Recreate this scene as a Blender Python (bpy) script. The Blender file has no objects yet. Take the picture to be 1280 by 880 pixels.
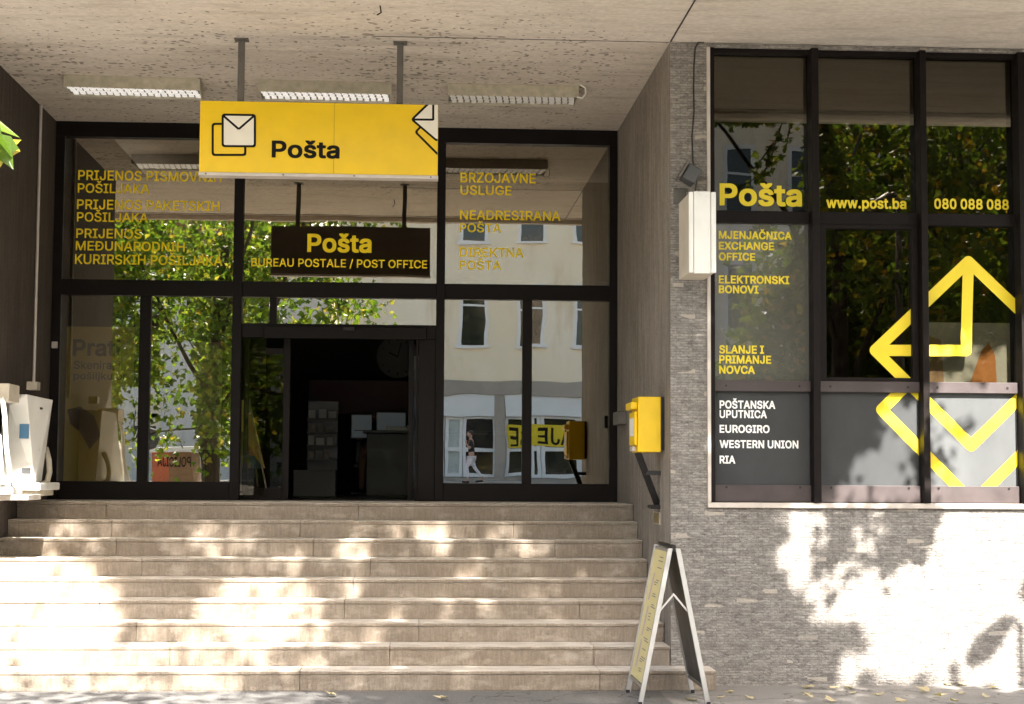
import bpy, bmesh, math, random
from mathutils import Vector, Matrix, noise as mnoise
R = math.radians
random.seed(7)
SC = bpy.context.scene
COL = SC.collection

# ------------------------------------------------------------------ camera
CAM = (0.0, -18.313, 1.756); YAW, PIT, ROLL, F, PY = 0.05696, 0.073, 0.00583, 2125.86, 440.0
_cy, _sy, _cp, _sp, _cr, _sr = math.cos(YAW), math.sin(YAW), math.cos(PIT), math.sin(PIT), math.cos(ROLL), math.sin(ROLL)
_rt = Vector((_cy, -_sy, 0)); _h = Vector((_sy, _cy, 0)); _z = Vector((0, 0, 1))
FWD = _h * _cp + _z * _sp; UP0 = _z * _cp - _h * _sp
RT = _rt * _cr + UP0 * _sr; UP = UP0 * _cr - _rt * _sr
cam = bpy.data.cameras.new('camera'); camo = bpy.data.objects.new('camera', cam); COL.objects.link(camo)
cam.sensor_width = 36; cam.lens = F / 1280 * 36; cam.clip_end = 600; cam.clip_start = 0.05
m = Matrix((RT, UP, -FWD)).transposed().to_4x4(); m.translation = Vector(CAM); camo.matrix_world = m
SC.camera = camo

# ------------------------------------------------------------------ light
SUN_EL, SUN_AZ = R(41), R(6)          # azimuth measured from straight in front of the facade towards +X
S = Vector((math.sin(SUN_AZ) * math.cos(SUN_EL), -math.cos(SUN_AZ) * math.cos(SUN_EL), math.sin(SUN_EL)))
w = bpy.data.worlds.new('World'); SC.world = w; w.use_nodes = True
nt = w.node_tree; sky = nt.nodes.new('ShaderNodeTexSky'); sky.sky_type = 'NISHITA'; sky.sun_disc = False
sky.sun_elevation = SUN_EL; sky.sun_rotation = math.pi - SUN_AZ; sky.air_density = 1.0; sky.dust_density = 4.0
bg = nt.nodes['Background']; bg.inputs[1].default_value = 0.125; nt.links.new(sky.outputs[0], bg.inputs[0])
sl = bpy.data.lights.new('sun', 'SUN'); sl.energy = 5.0; sl.angle = R(0.53); sl.color = (1, 0.95, 0.88)
so = bpy.data.objects.new('sun', sl); COL.objects.link(so); so.location = (3, -30, 30)
so.rotation_euler = S.to_track_quat('Z', 'Y').to_euler()
SC.view_settings.view_transform = 'Standard'; SC.view_settings.look = 'None'
SC.view_settings.exposure = 2.55; SC.view_settings.gamma = 1.0
SC.cycles.max_bounces = 10; SC.cycles.transparent_max_bounces = 24; SC.cycles.diffuse_bounces = 5
SC.cycles.caustics_reflective = False; SC.cycles.caustics_refractive = False

# ------------------------------------------------------------------ measured dimensions (metres)
XL, XR, W = -3.868, 2.184, -3.874      # left wall, right wall, plane of the stone wall
ZC, ZL, RI, TR, LE = 5.53, 1.485, 0.165, 0.3493, 1.429
SE = -6.54                              # front edge of the soffit
def ray(x, y):
    u0, v0 = x - 640, y - PY
    return RT * (u0 / F) + UP * (-v0 / F) + FWD
def up(x, y, Y=None, X=None, Z=None):   # a point of the photograph put onto a plane of the place
    d = ray(x, y); C = Vector(CAM)
    k = (Y - C.y) / d.y if Y is not None else (X - C.x) / d.x if X is not None else (Z - C.z) / d.z
    return C + d * k
def proj(P):
    d = Vector(P) - Vector(CAM); f = d.dot(FWD)
    if f < 0.02: return None
    return (640 + d.dot(RT) / f * F, PY - d.dot(UP) / f * F)

# ------------------------------------------------------------------ materials
MATS = {}
class NT:
    def __init__(s, name):
        s.m = bpy.data.materials.new(name); s.m.use_nodes = True; s.t = s.m.node_tree
        s.p = s.t.nodes['Principled BSDF']; s.out = s.t.nodes['Material Output']
    def n(s, typ, **kw):
        o = s.t.nodes.new('ShaderNode' + typ)
        for k, v in kw.items():
            if k.startswith('i_'): o.inputs[k[2:].replace('_', ' ')].default_value = v
            else: setattr(o, k, v)
        return o
    def l(s, a, b): s.t.links.new(a, b)
    def pos(s, scale=(1, 1, 1), rot=(0, 0, 0), loc=(0, 0, 0)):
        g = s.n('NewGeometry'); mp = s.n('Mapping'); s.l(g.outputs['Position'], mp.inputs[0])
        mp.inputs['Scale'].default_value = scale; mp.inputs['Rotation'].default_value = rot; mp.inputs['Location'].default_value = loc
        return mp.outputs[0]
    def noise(s, vec, scale, det=3, rough=.55):
        o = s.n('TexNoise'); o.inputs['Scale'].default_value = scale; o.inputs['Detail'].default_value = det
        o.inputs['Roughness'].default_value = rough; s.l(vec, o.inputs['Vector']); return o.outputs['Fac']
    def ramp(s, fac, stops):
        o = s.n('ValToRGB'); e = o.color_ramp.elements
        while len(e) < len(stops): e.new(.5)
        for i, (p, c) in enumerate(stops):
            e[i].position = p; e[i].color = (*c, 1) if len(c) == 3 else c
        s.l(fac, o.inputs[0]); return o.outputs[0]
    def mix(s, fac, a, b, blend='MIX'):
        o = s.n('Mix', data_type='RGBA', blend_type=blend)
        for v, i in ((fac, 0), (a, 6), (b, 7)):
            if isinstance(v, (int, float)): o.inputs[i].default_value = v
            elif isinstance(v, tuple): o.inputs[i].default_value = (*v, 1)
            else: s.l(v, o.inputs[i])
        return o.outputs[2]
    def math(s, op, a, b=0.0):
        o = s.n('Math', operation=op)
        for v, i in ((a, 0), (b, 1)):
            if isinstance(v, (int, float)): o.inputs[i].default_value = v
            else: s.l(v, o.inputs[i])
        return o.outputs[0]
    def bump(s, h, dist=.01, strength=.6):
        o = s.n('Bump'); o.inputs['Strength'].default_value = strength; o.inputs['Distance'].default_value = dist
        s.l(h, o.inputs['Height']); s.l(o.outputs[0], s.p.inputs['Normal']); return o.outputs[0]
def grey(v): return (v, v, v)
def pm(name, col, rough=.6, metal=0.0, var=.12, scale=3.0, bump=0.0, bscale=40, aniso=(1, 1, 1), spec=.5):
    if name in MATS: return MATS[name]
    t = NT(name); n = t.noise(t.pos(aniso), scale, 4)
    lo = tuple(c * (1 - var) for c in col); hi = tuple(min(1, c * (1 + var)) for c in col)
    t.l(t.ramp(n, [(.3, lo), (.7, hi)]), t.p.inputs['Base Color'])
    t.l(t.ramp(n, [(.3, grey(max(0, rough - .08))), (.7, grey(min(1, rough + .08)))]), t.p.inputs['Roughness'])
    t.p.inputs['Metallic'].default_value = metal; t.p.inputs['Specular IOR Level'].default_value = spec
    if bump: t.bump(t.noise(t.pos(), bscale, 3), bump)
    MATS[name] = t.m; return t.m
def emit(name, col, strength):
    if name in MATS: return MATS[name]
    t = NT(name); t.p.inputs['Base Color'].default_value = (*col, 1)
    t.p.inputs['Emission Color'].default_value = (*col, 1); t.p.inputs['Emission Strength'].default_value = strength
    MATS[name] = t.m; return t.m
def m_soffit():
    t = NT('soffit_plaster')
    base = t.ramp(t.noise(t.pos((1, 1, 1)), .9, 5), [(.3, (.52, .465, .395)), (.7, (.64, .58, .505))])
    fine = t.noise(t.pos((6, 9, 9)), 3, 4)
    base = t.mix(.35, base, t.ramp(fine, [(.35, (.38, .335, .28)), (.65, (.68, .625, .55))]))
    st = t.noise(t.pos((.55, 2.6, 1), loc=(3, 1, 0)), 1.7, 6, .68); base = t.mix(t.ramp(st, [(.50, grey(0)), (.74, grey(.6))]), base, (.27, .235, .19))
    tw = t.noise(t.pos((1.2, 14, 1)), 2.2, 3, .6); base = t.mix(t.ramp(tw, [(.58, grey(0)), (.74, grey(.35))]), base, (.25, .215, .175))
    # pock marks: patches of round holes
    v = t.n('TexVoronoi'); v.inputs['Scale'].default_value = 27; v.inputs['Randomness'].default_value = 1
    wob = t.noise(t.pos(), 9, 2)
    mp = t.n('VectorMath', operation='ADD'); t.l(t.pos((.62, .62, .62)), mp.inputs[0])
    cb = t.n('CombineXYZ'); t.l(t.math('MULTIPLY', wob, .05), cb.inputs[0]); t.l(t.math('MULTIPLY', t.noise(t.pos(loc=(5, 3, 1)), 11, 2), .05), cb.inputs[1]); t.l(cb.outputs[0], mp.inputs[1])
    t.l(mp.outputs[0], v.inputs['Vector'])
    dens = t.noise(t.pos((1, .8, 1)), .75, 3)
    sx = t.n('SeparateXYZ'); g = t.n('NewGeometry'); t.l(g.outputs['Position'], sx.inputs[0])
    band = t.ramp(t.math('MULTIPLY', t.math('ADD', sx.outputs[1], 7.0), .14), [(.1, grey(.05)), (.45, grey(.7)), (.62, grey(1)), (1, grey(.75))])
    right = t.ramp(t.math('MULTIPLY', t.math('ADD', sx.outputs[0], 3.0), .1), [(.45, grey(1)), (.56, grey(.2))])
    thr = t.math('MULTIPLY', t.math('MULTIPLY', t.math('MULTIPLY', dens, band), right), .86)
    sc = t.n('SeparateColor'); t.l(v.outputs['Color'], sc.inputs[0])
    rad = t.math('MULTIPLY', thr, t.math('ADD', t.math('MULTIPLY', sc.outputs[0], 1.25), -.16))
    pit = t.math('SUBTRACT', rad, v.outputs['Distance'])
    pit = t.ramp(t.math('ADD', t.math('MULTIPLY', pit, 7), .5), [(.42, grey(0)), (.62, grey(1))])
    col = t.mix(t.math('MULTIPLY', pit, .78), base, (.15, .125, .10))
    v2 = t.n('TexVoronoi'); v2.inputs['Scale'].default_value = 11; mp2 = t.n('VectorMath', operation='ADD'); t.l(t.pos((.5, .75, .6), loc=(7, 2, 0)), mp2.inputs[0]); t.l(cb.outputs[0], mp2.inputs[1]); t.l(mp2.outputs[0], v2.inputs['Vector'])
    sc2 = t.n('SeparateColor'); t.l(v2.outputs['Color'], sc2.inputs[0])
    p2 = t.math('SUBTRACT', t.math('MULTIPLY', thr, t.math('ADD', t.math('MULTIPLY', sc2.outputs[1], 1.5), -.75)), v2.outputs['Distance'])
    p2 = t.ramp(t.math('ADD', t.math('MULTIPLY', p2, 6), .5), [(.40, grey(0)), (.62, grey(1))]); col = t.mix(t.math('MULTIPLY', p2, .7), col, (.17, .14, .11))
    # shuttering joints
    t.l(col, t.p.inputs['Base Color']); t.p.inputs['Roughness'].default_value = .9
    h = t.math('SUBTRACT', t.math('MULTIPLY', fine, .5), pit); t.bump(h, .012, .8)
    return t.m
def m_stone():
    t = NT('stair_limestone')
    big = t.noise(t.pos((1, 1, 1.5)), 1.6, 5, .6); streak = t.noise(t.pos((16, 16, 2.6)), 3, 5, .7); fine = t.noise(t.pos(), 75, 4, .7); blot = t.noise(t.pos((1, 1, 2)), 5, 4, .65)
    c = t.mix(t.ramp(big, [(.3, grey(0)), (.7, grey(1))]), (.225, .183, .14), (.31, .262, .208))
    c = t.mix(t.ramp(streak, [(.42, grey(.55)), (.66, grey(0))]), c, (.13, .095, .064))
    c = t.mix(t.ramp(blot, [(.52, grey(0)), (.72, grey(.7))]), c, (.40, .35, .29))
    c = t.mix(t.ramp(t.noise(t.pos(loc=(4, 1, 2)), 26, 3, .6), [(.66, grey(0)), (.74, grey(.7))]), c, (.12, .085, .055))
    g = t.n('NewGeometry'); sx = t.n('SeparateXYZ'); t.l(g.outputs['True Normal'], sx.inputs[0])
    skylit = t.mix(t.ramp(t.noise(t.pos((1, 2, 1)), 5, 4, .65), [(.35, grey(0)), (.68, grey(1))]), (.74, .68, .60), (.52, .455, .375))  # up-facing treads painted paler to carry their sky-lit brightness
    c = t.mix(t.ramp(sx.outputs[2], [(.3, grey(0)), (.62, grey(1))]), c, skylit)
    c = t.mix(.3, c, t.mix(1.0, c, t.ramp(fine, [(.3, grey(.35)), (.7, grey(1.5))]), 'MULTIPLY'))
    t.l(c, t.p.inputs['Base Color']); t.p.inputs['Roughness'].default_value = .8
    t.bump(t.math('ADD', fine, t.math('MULTIPLY', blot, 1.2)), .007, .6); return t.m
def m_brick():
    t = NT('split_stone_cladding'); pos = t.pos((1, 1, 1))
    sx = t.n('SeparateXYZ'); t.l(pos, sx.inputs[0]); cb = t.n('CombineXYZ')
    wob = t.noise(t.pos((3, 3, 9)), 3, 2)
    t.l(t.math('ADD', sx.outputs[0], sx.outputs[1]), cb.inputs[0]); t.l(t.math('ADD', sx.outputs[2], t.math('MULTIPLY', wob, .012)), cb.inputs[1])
    def brick(bw, rh, mort, c1, c2, bias, off=.37, cm=(.1, .09, .08)):
        b = t.n('TexBrick'); b.offset = off; b.inputs['Scale'].default_value = 1; b.inputs['Brick Width'].default_value = bw
        b.inputs['Row Height'].default_value = rh; b.inputs['Mortar Size'].default_value = mort; b.inputs['Mortar Smooth'].default_value = .4
        b.inputs['Color1'].default_value = (*c1, 1); b.inputs['Color2'].default_value = (*c2, 1); b.inputs['Mortar'].default_value = (*cm, 1)
        b.inputs['Bias'].default_value = bias; t.l(cb.outputs[0], b.inputs['Vector']); return b
    b1 = brick(.10, .022, .0022, (.255, .233, .21), (.55, .512, .465), 0, .37, (.115, .104, .094))
    b2 = brick(.175, .039, .0016, (0, 0, 0), (1, 1, 1), 0, .43, (0, 0, 0))
    rough = t.noise(t.pos((1, 1, 1.7)), 34, 5, .75); mid = t.noise(t.pos((1, 1, 2)), 11, 4, .6); lumps = t.noise(t.pos((.6, .6, 1.6)), 30, 3, .6)
    c = t.mix(t.ramp(rough, [(.36, grey(.9)), (.54, grey(0))]), b1.outputs[0], (.09, .08, .07))
    c = t.mix(.4, c, t.ramp(mid, [(.3, (.22, .20, .178)), (.7, (.56, .515, .46))]))
    c = t.mix(t.ramp(lumps, [(.56, grey(0)), (.72, grey(.6))]), c, (.56, .52, .465))
    rare = t.noise(t.pos((2.2, 2.2, 7), loc=(3.1, 0, 7)), 1.6, 1)
    pale = t.math('MULTIPLY', t.ramp(b2.outputs[0], [(.90, grey(0)), (.92, grey(1))]), t.ramp(rare, [(.52, grey(0)), (.55, grey(1))]))
    c = t.mix(t.math('MULTIPLY', pale, .8), c, (.66, .59, .50))
    t.l(c, t.p.inputs['Base Color']); t.p.inputs['Roughness'].default_value = .9
    h = t.math('ADD', t.math('SUBTRACT', t.math('MULTIPLY', rough, 1.2), t.math('MULTIPLY', b1.outputs['Fac'], .9)), t.math('MULTIPLY', mid, .5))
    t.bump(h, .03, 1.0); return t.m
def m_concrete(name, a, b, st):
    t = NT(name); n = t.noise(t.pos((1.6, 1.6, .9)), 1.6, 6, .65); s1 = t.noise(t.pos((9, 9, .45)), 2.2, 6, .7)
    c = t.mix(t.ramp(n, [(.3, grey(0)), (.7, grey(1))]), a, b)
    c = t.mix(t.ramp(s1, [(.35, grey(.8)), (.58, grey(0))]), c, st)
    f = t.noise(t.pos(), 30, 4, .7); c = t.mix(.2, c, t.ramp(f, [(.35, tuple(x * .5 for x in a)), (.65, tuple(x * 1.4 for x in b))]))
    t.l(c, t.p.inputs['Base Color']); t.p.inputs['Roughness'].default_value = .8
    t.bump(t.math('ADD', s1, f), .012, .8); return t.m
def m_glass(name, refl=.2, tint=(.62, .6, .55), wav=.0006):
    t = NT(name); t.t.nodes.remove(t.p)
    tr = t.n('BsdfTransparent'); tr.inputs[0].default_value = (*tint, 1)
    gl = t.n('BsdfGlossy'); gl.inputs['Roughness'].default_value = .0; gl.inputs[0].default_value = (1, .93, .80, 1)
    oi = t.n('ObjectInfo'); ad = t.n('VectorMath', operation='ADD'); cb = t.n('CombineXYZ')
    t.l(t.math('MULTIPLY', oi.outputs['Random'], 40), cb.inputs[0]); t.l(cb.outputs[0], ad.inputs[0]); t.l(t.pos((1, 1, 1.4)), ad.inputs[1])
    bp = t.n('Bump'); bp.inputs['Distance'].default_value = wav; bp.inputs['Strength'].default_value = 1
    t.l(t.noise(ad.outputs[0], 1.6, 1, .4), bp.inputs['Height']); t.l(bp.outputs[0], gl.inputs['Normal'])
    fr = t.n('LayerWeight'); fr.inputs[0].default_value = .25
    mx = t.n('MixShader'); t.l(t.math('ADD', t.math('MULTIPLY', fr.outputs['Fresnel'], .6), refl), mx.inputs[0])
    t.l(tr.outputs[0], mx.inputs[1]); t.l(gl.outputs[0], mx.inputs[2]); t.l(mx.outputs[0], t.out.inputs[0]); return t.m
def m_film(name, col, refl=.1, thru=.25):
    t = NT(name); p = t.p
    n = t.noise(t.pos((1, 1, .5)), 3, 4); t.l(t.ramp(n, [(.3, tuple(c * .85 for c in col)), (.7, tuple(c * 1.12 for c in col))]), p.inputs['Base Color'])
    p.inputs['Roughness'].default_value = .6; p.inputs['Specular IOR Level'].default_value = .2
    tr = t.n('BsdfTransparent'); m1 = t.n('MixShader'); m1.inputs[0].default_value = thru; t.l(p.outputs[0], m1.inputs[1]); t.l(tr.outputs[0], m1.inputs[2])
    gl = t.n('BsdfGlossy'); gl.inputs['Roughness'].default_value = .01
    m2 = t.n('MixShader'); m2.inputs[0].default_value = refl; t.l(m1.outputs[0], m2.inputs[1]); t.l(gl.outputs[0], m2.inputs[2])
    t.l(m2.outputs[0], t.out.inputs[0]); return t.m
def m_leaf(name, stops, tl=.5, tmul=(1.0, 1.25, .5)):
    t = NT(name); g = t.n('NewGeometry')
    c = t.ramp(g.outputs['Random Per Island'], stops)
    t.l(c, t.p.inputs['Base Color']); t.p.inputs['Roughness'].default_value = .45; t.p.inputs['Specular IOR Level'].default_value = .35
    tb = t.n('BsdfTranslucent'); t.l(t.mix(1.0, c, tmul, 'MULTIPLY'), tb.inputs[0])
    mx = t.n('MixShader'); mx.inputs[0].default_value = tl; t.l(t.p.outputs[0], mx.inputs[1]); t.l(tb.outputs[0], mx.inputs[2]); t.l(mx.outputs[0], t.out.inputs[0])
    return t.m
def m_bark():
    t = NT('bark'); v = t.noise(t.pos((9, 9, 1.6)), 3, 5, .7)
    t.l(t.ramp(v, [(.3, (.018, .014, .011)), (.7, (.075, .06, .045))]), t.p.inputs['Base Color']); t.p.inputs['Roughness'].default_value = .95
    t.bump(v, .03, 1); return t.m
def m_asphalt(name, a, b):
    t = NT(name); f = t.noise(t.pos(), 90, 4, .7); n = t.noise(t.pos(), 1.1, 5)
    c = t.mix(t.ramp(n, [(.3, grey(0)), (.7, grey(1))]), a, b); c = t.mix(.4, c, t.ramp(f, [(.35, tuple(x * .45 for x in a)), (.68, tuple(min(1, x * 1.8) for x in b))]))
    vv = t.n('TexVoronoi', feature='DISTANCE_TO_EDGE'); vv.inputs['Scale'].default_value = .8; wv_ = t.n('VectorMath', operation='ADD'); t.l(t.pos(), wv_.inputs[0])
    nz = t.n('TexNoise'); nz.inputs['Scale'].default_value = 2.5; nz.inputs['Detail'].default_value = 5; t.l(t.pos(), nz.inputs['Vector']); t.l(nz.outputs['Color'], wv_.inputs[1]); t.l(wv_.outputs[0], vv.inputs['Vector'])
    crack = t.ramp(vv.outputs['Distance'], [(.004, grey(.75)), (.012, grey(0))]); c = t.mix(crack, c, tuple(x * .3 for x in a))
    sp = t.noise(t.pos(loc=(2, 7, 0)), 3.2, 5, .7); c = t.mix(t.ramp(sp, [(.55, grey(0)), (.75, grey(.55))]), c, tuple(x * .55 for x in a))
    t.l(c, t.p.inputs['Base Color']); t.p.inputs['Roughness'].default_value = .85; t.bump(t.math('SUBTRACT', f, crack), .006, .7); return t.m
def m_facade(name, a, b, st):
    t = NT(name); n = t.noise(t.pos(), .35, 5); s1 = t.noise(t.pos((1, 1, .25)), 1.1, 5, .7)
    c = t.mix(t.ramp(n, [(.35, grey(0)), (.65, grey(1))]), a, b); c = t.mix(t.ramp(s1, [(.52, grey(0)), (.72, grey(.7))]), c, st)
    t.l(c, t.p.inputs['Base Color']); t.p.inputs['Roughness'].default_value = .9; return t.m

M = dict(
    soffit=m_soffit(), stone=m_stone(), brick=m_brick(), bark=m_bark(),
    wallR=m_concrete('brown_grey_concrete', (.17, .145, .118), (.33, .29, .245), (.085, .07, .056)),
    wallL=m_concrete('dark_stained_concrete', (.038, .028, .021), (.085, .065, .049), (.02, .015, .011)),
    frame=pm('bronze_aluminium', (.0075, .0052, .0046), .5, .0, .25, 6, spec=.12),
    railm=pm('bronze_rail', (.058, .046, .045), .5, .1, .15, 5, spec=.3),
    glass=m_glass('window_glass', .27, (.8, .78, .72)), glassd=m_glass('side_light_glass', .004, (.8, .78, .72)), glassw=m_glass('display_glass', .048, (.6, .58, .52)),
    film_dark=m_film('dark_grey_film', (.048, .050, .051), .012, .1), film=m_film('grey_film', (.088, .092, .093), .018, .1), haze_film=m_film('pale_film', (.12, .118, .10), .09, .3),
    trim=pm('pale_metal_trim', (.50, .45, .40), .45, .2, .12, 8),
    yellow=pm('yellow_enamel', (.76, .50, .0), .4, 0, .05, 5), yletter=pm('yellow_vinyl', (.72, .56, .012), .5, 0, .05, 6), dletter=pm('yellow_vinyl_brightened', (.92, .70, .02), .6, 0, .05, 6, spec=.2),  # door lettering: the same yellow vinyl, brightened to offset the soffit shade
    wletter=pm('white_vinyl', (.85, .85, .83), .5, 0, .03, 6), black=pm('black_vinyl', (.005, .004, .0035), .6, 0, .1, 6, spec=.15),
    cream=pm('cream_vinyl', (.74, .70, .60), .5, 0, .04, 6), signback=pm('brown_sheet_metal', (.12, .10, .085), .6, .1, .2, 4),
    steel=pm('grey_painted_steel', (.11, .10, .088), .5, .3, .2, 9), silver=pm('satin_aluminium', (.40, .40, .395), .36, .8, .08, 12),
    white=pm('white_plastic', (.78, .77, .73), .35, 0, .06, 5), dirty=pm('weathered_beige_plastic', (.52, .47, .38), .55, 0, .15, 6),
    housing=pm('aged_lamp_housing', (.46, .42, .32), .55, .05, .18, 14), louvre=pm('lamp_louvre', (.80, .80, .80), .4, 0, .12, 30),
    louvre_lit=emit('lit_louvre', (1, .98, .95), .07), tubeoff=pm('dull_tube', (.8, .82, .82), .3, 0, .03, 5),
    blackmetal=pm('black_iron', (.012, .011, .011), .45, .4, .2, 10), darkbox=pm('charcoal_plastic', (.05, .05, .052), .4, 0, .2, 8),
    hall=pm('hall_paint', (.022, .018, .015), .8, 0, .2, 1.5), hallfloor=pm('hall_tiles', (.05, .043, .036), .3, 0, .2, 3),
    desk=pm('dark_desk', (.03, .022, .018), .4, 0, .2, 4), red=pm('dull_red', (.05, .012, .010), .6, 0, .15, 4),
    paper=pm('paper', (.70, .68, .62), .8, 0, .05, 9), poster=pm('yellow_poster', (.80, .66, .22), .6, 0, .1, 3),
    boardy=pm('pale_yellow_print', (.68, .58, .27), .45, 0, .07, 5), ink=pm('grey_ink', (.16, .14, .15), .6, 0, .1, 8), pink=pm('mauve_print', (.52, .42, .44), .6, 0, .1, 8),
    orange=pm('orange_print', (.55, .24, .09), .6, 0, .1, 4), blue=pm('blue_print', (.06, .17, .30), .6, 0, .1, 4),
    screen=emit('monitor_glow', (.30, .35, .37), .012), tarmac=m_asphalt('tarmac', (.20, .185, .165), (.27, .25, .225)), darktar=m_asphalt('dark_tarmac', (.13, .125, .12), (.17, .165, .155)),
    kerb=pm('kerb_stone', (.36, .34, .31), .85, 0, .15, 4, .01), ground=m_asphalt('road_asphalt', (.19, .18, .165), (.25, .235, .215)),
    cable=pm('black_cable', (.02, .018, .016), .6, 0, .2, 5), brass=pm('brass_plate', (.28, .22, .10), .45, .5, .15, 12),
    cream_fac=m_facade('cream_render', (.88, .76, .56), (.92, .83, .67), (.62, .47, .29)), white_fac=m_facade('white_render', (.70, .68, .63), (.80, .78, .74), (.5, .48, .45)),
    stonefac=m_facade('grey_band', (.36, .32, .27), (.45, .4, .34), (.25, .22, .19)), whitepvc=pm('white_window_frame', (.80, .80, .79), .4, 0, .03, 3),
    panel=pm('white_fascia', (.74, .76, .76), .4, 0, .05, 2), darkglass=pm('dark_pane', (.02, .022, .022), .06, 0, .2, .8, spec=.8), frost=pm('frosted_pane', (.50, .55, .53), .3, 0, .1, 1),
    roof=pm('roof_tiles', (.25, .11, .07), .85, 0, .2, 3), skin=pm('skin', (.52, .30, .21), .5, 0, .06, 8), hair=pm('dark_hair', (.02, .014, .01), .5, 0, .2, 20),
    darkcloth=pm('black_cloth', (.013, .012, .014), .9, 0, .2, 20), whitecloth=pm('white_trousers', (.80, .77, .79), .9, 0, .05, 15), pinkcloth=pm('pink_bag', (.75, .45, .55), .7, 0, .1, 12),
    carpaint=pm('white_car_paint', (.78, .79, .80), .2, 0, .02, 3), tyre=pm('tyre_rubber', (.02, .02, .02), .85, 0, .2, 20), rust=pm('orange_panel', (.50, .13, .055), .6, 0, .12, 2), wood=pm('brown_boards', (.26, .15, .075), .7, 0, .2, 3, aniso=(1, 1, 6)),
    backgrey=pm('grey_sheet_back', (.48, .50, .50), .4, .5, .08, 4), darkback=pm('dark_sheet', (.07, .07, .075), .5, .2, .1, 4),
    leaf1=m_leaf('linden_leaves', [(.0, (.030, .062, .010)), (.45, (.060, .105, .016)), (.8, (.11, .16, .022)), (.97, (.20, .19, .035)), (1, (.26, .20, .05))], .5, (2.0, 2.05, 1.0)),
    leaf2=m_leaf('maple_leaves', [(.0, (.035, .06, .012)), (.5, (.065, .10, .02)), (.85, (.12, .14, .025)), (1, (.30, .18, .03))], .55, (2.0, 2.0, .8)),
    leafdry=m_leaf('dry_leaf', [(0, (.46, .34, .14)), (.5, (.55, .47, .30)), (1, (.40, .25, .09))], .2))

# ------------------------------------------------------------------ mesh helpers
ORG = {}
class MB:
    def __init__(s): s.v = []; s.f = []
    def add(s, vs, fs):
        o = len(s.v); s.v += [tuple(v) for v in vs]; s.f += [tuple(i + o for i in f) for f in fs]; return s
    def box(s, x0, x1, y0, y1, z0, z1):
        x0, x1 = sorted((x0, x1)); y0, y1 = sorted((y0, y1)); z0, z1 = sorted((z0, z1))
        return s.add([(x0, y0, z0), (x1, y0, z0), (x1, y1, z0), (x0, y1, z0), (x0, y0, z1), (x1, y0, z1), (x1, y1, z1), (x0, y1, z1)],
                     [(3, 2, 1, 0), (4, 5, 6, 7), (0, 1, 5, 4), (1, 2, 6, 5), (2, 3, 7, 6), (3, 0, 4, 7)])
    def obox(s, p0, p1, wv, hv):          # a bar from p0 to p1 with half-width vectors wv, hv
        p0, p1, wv, hv = map(Vector, (p0, p1, wv, hv))
        vs = [p + a * wv + b * hv for p in (p0, p1) for a, b in ((-1, -1), (1, -1), (1, 1), (-1, 1))]
        return s.add(vs, [(0, 1, 2, 3), (7, 6, 5, 4), (0, 4, 5, 1), (1, 5, 6, 2), (2, 6, 7, 3), (3, 7, 4, 0)])
    def tube(s, pts, r, n=8, caps=True):
        pts = [Vector(p) for p in pts]; rs = r if isinstance(r, (list, tuple)) else [r] * len(pts); rings = []; ref = None
        for i, p in enumerate(pts):
            d = (pts[min(i + 1, len(pts) - 1)] - pts[max(i - 1, 0)]).normalized()
            if ref is None: ref = d.orthogonal().normalized()
            a = (ref - d * ref.dot(d)); a = a.normalized() if a.length > 1e-6 else d.orthogonal().normalized(); ref = a; b = d.cross(a)
            rings.append([p + (a * math.cos(2 * math.pi * k / n) + b * math.sin(2 * math.pi * k / n)) * rs[i] for k in range(n)])
        fs = []
        for i in range(len(pts) - 1):
            for k in range(n): fs.append((i * n + k, i * n + (k + 1) % n, (i + 1) * n + (k + 1) % n, (i + 1) * n + k))
        if caps: fs.append(tuple(range(n))[::-1]); fs.append(tuple((len(pts) - 1) * n + k for k in range(n)))
        return s.add([v for r_ in rings for v in r_], fs)
    def prism(s, poly, y0, y1):           # an outline in x,z with depth y0..y1 (anticlockwise seen from -Y)
        n = len(poly); vs = [(x, y0, z) for x, z in poly] + [(x, y1, z) for x, z in poly]
        fs = [tuple(range(n)), tuple(range(2 * n - 1, n - 1, -1))] + [(i + n, (i + 1) % n + n, (i + 1) % n, i) for i in range(n)]
        return s.add(vs, fs)
    def build(s, name, mat, parent=None, bevel=0, smooth=False, local=False):
        org = Vector(ORG.get(parent.name, (0, 0, 0))) if parent and not local else Vector((0, 0, 0))
        me = bpy.data.meshes.new(name); me.from_pydata([tuple(Vector(v) - org) for v in s.v], [], s.f); me.update()
        bm = bmesh.new(); bm.from_mesh(me); bmesh.ops.recalc_face_normals(bm, faces=bm.faces); bm.to_mesh(me); bm.free()
        me.materials.append(mat)
        if smooth:
            for p in me.polygons: p.use_smooth = True
        o = bpy.data.objects.new(name, me); COL.objects.link(o)
        if parent: o.parent = parent
        ORG[o.name] = org
        if bevel:
            b = o.modifiers.new('bevel', 'BEVEL'); b.width = bevel; b.segments = 2; b.limit_method = 'ANGLE'
        return o
def tag(o, label, cat=None, group=None, kind=None):
    if label: o['label'] = label
    if cat: o['category'] = cat
    if group: o['group'] = group
    if kind: o['kind'] = kind
    return o
def thing(name, label, cat, loc=(0, 0, 0), group=None):
    o = bpy.data.objects.new(name, None); COL.objects.link(o); o.location = loc; o.empty_display_size = .2
    ORG[o.name] = Vector(loc); return tag(o, label, cat, group)
def solo(mb, name, mat, label, cat, group=None, bevel=0, smooth=False):
    return tag(mb.build(name, mat, None, bevel, smooth), label, cat, group)
def struct(mb, name, mat, bevel=0):
    return tag(mb.build(name, mat, None, bevel), None, None, None, 'structure')

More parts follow.
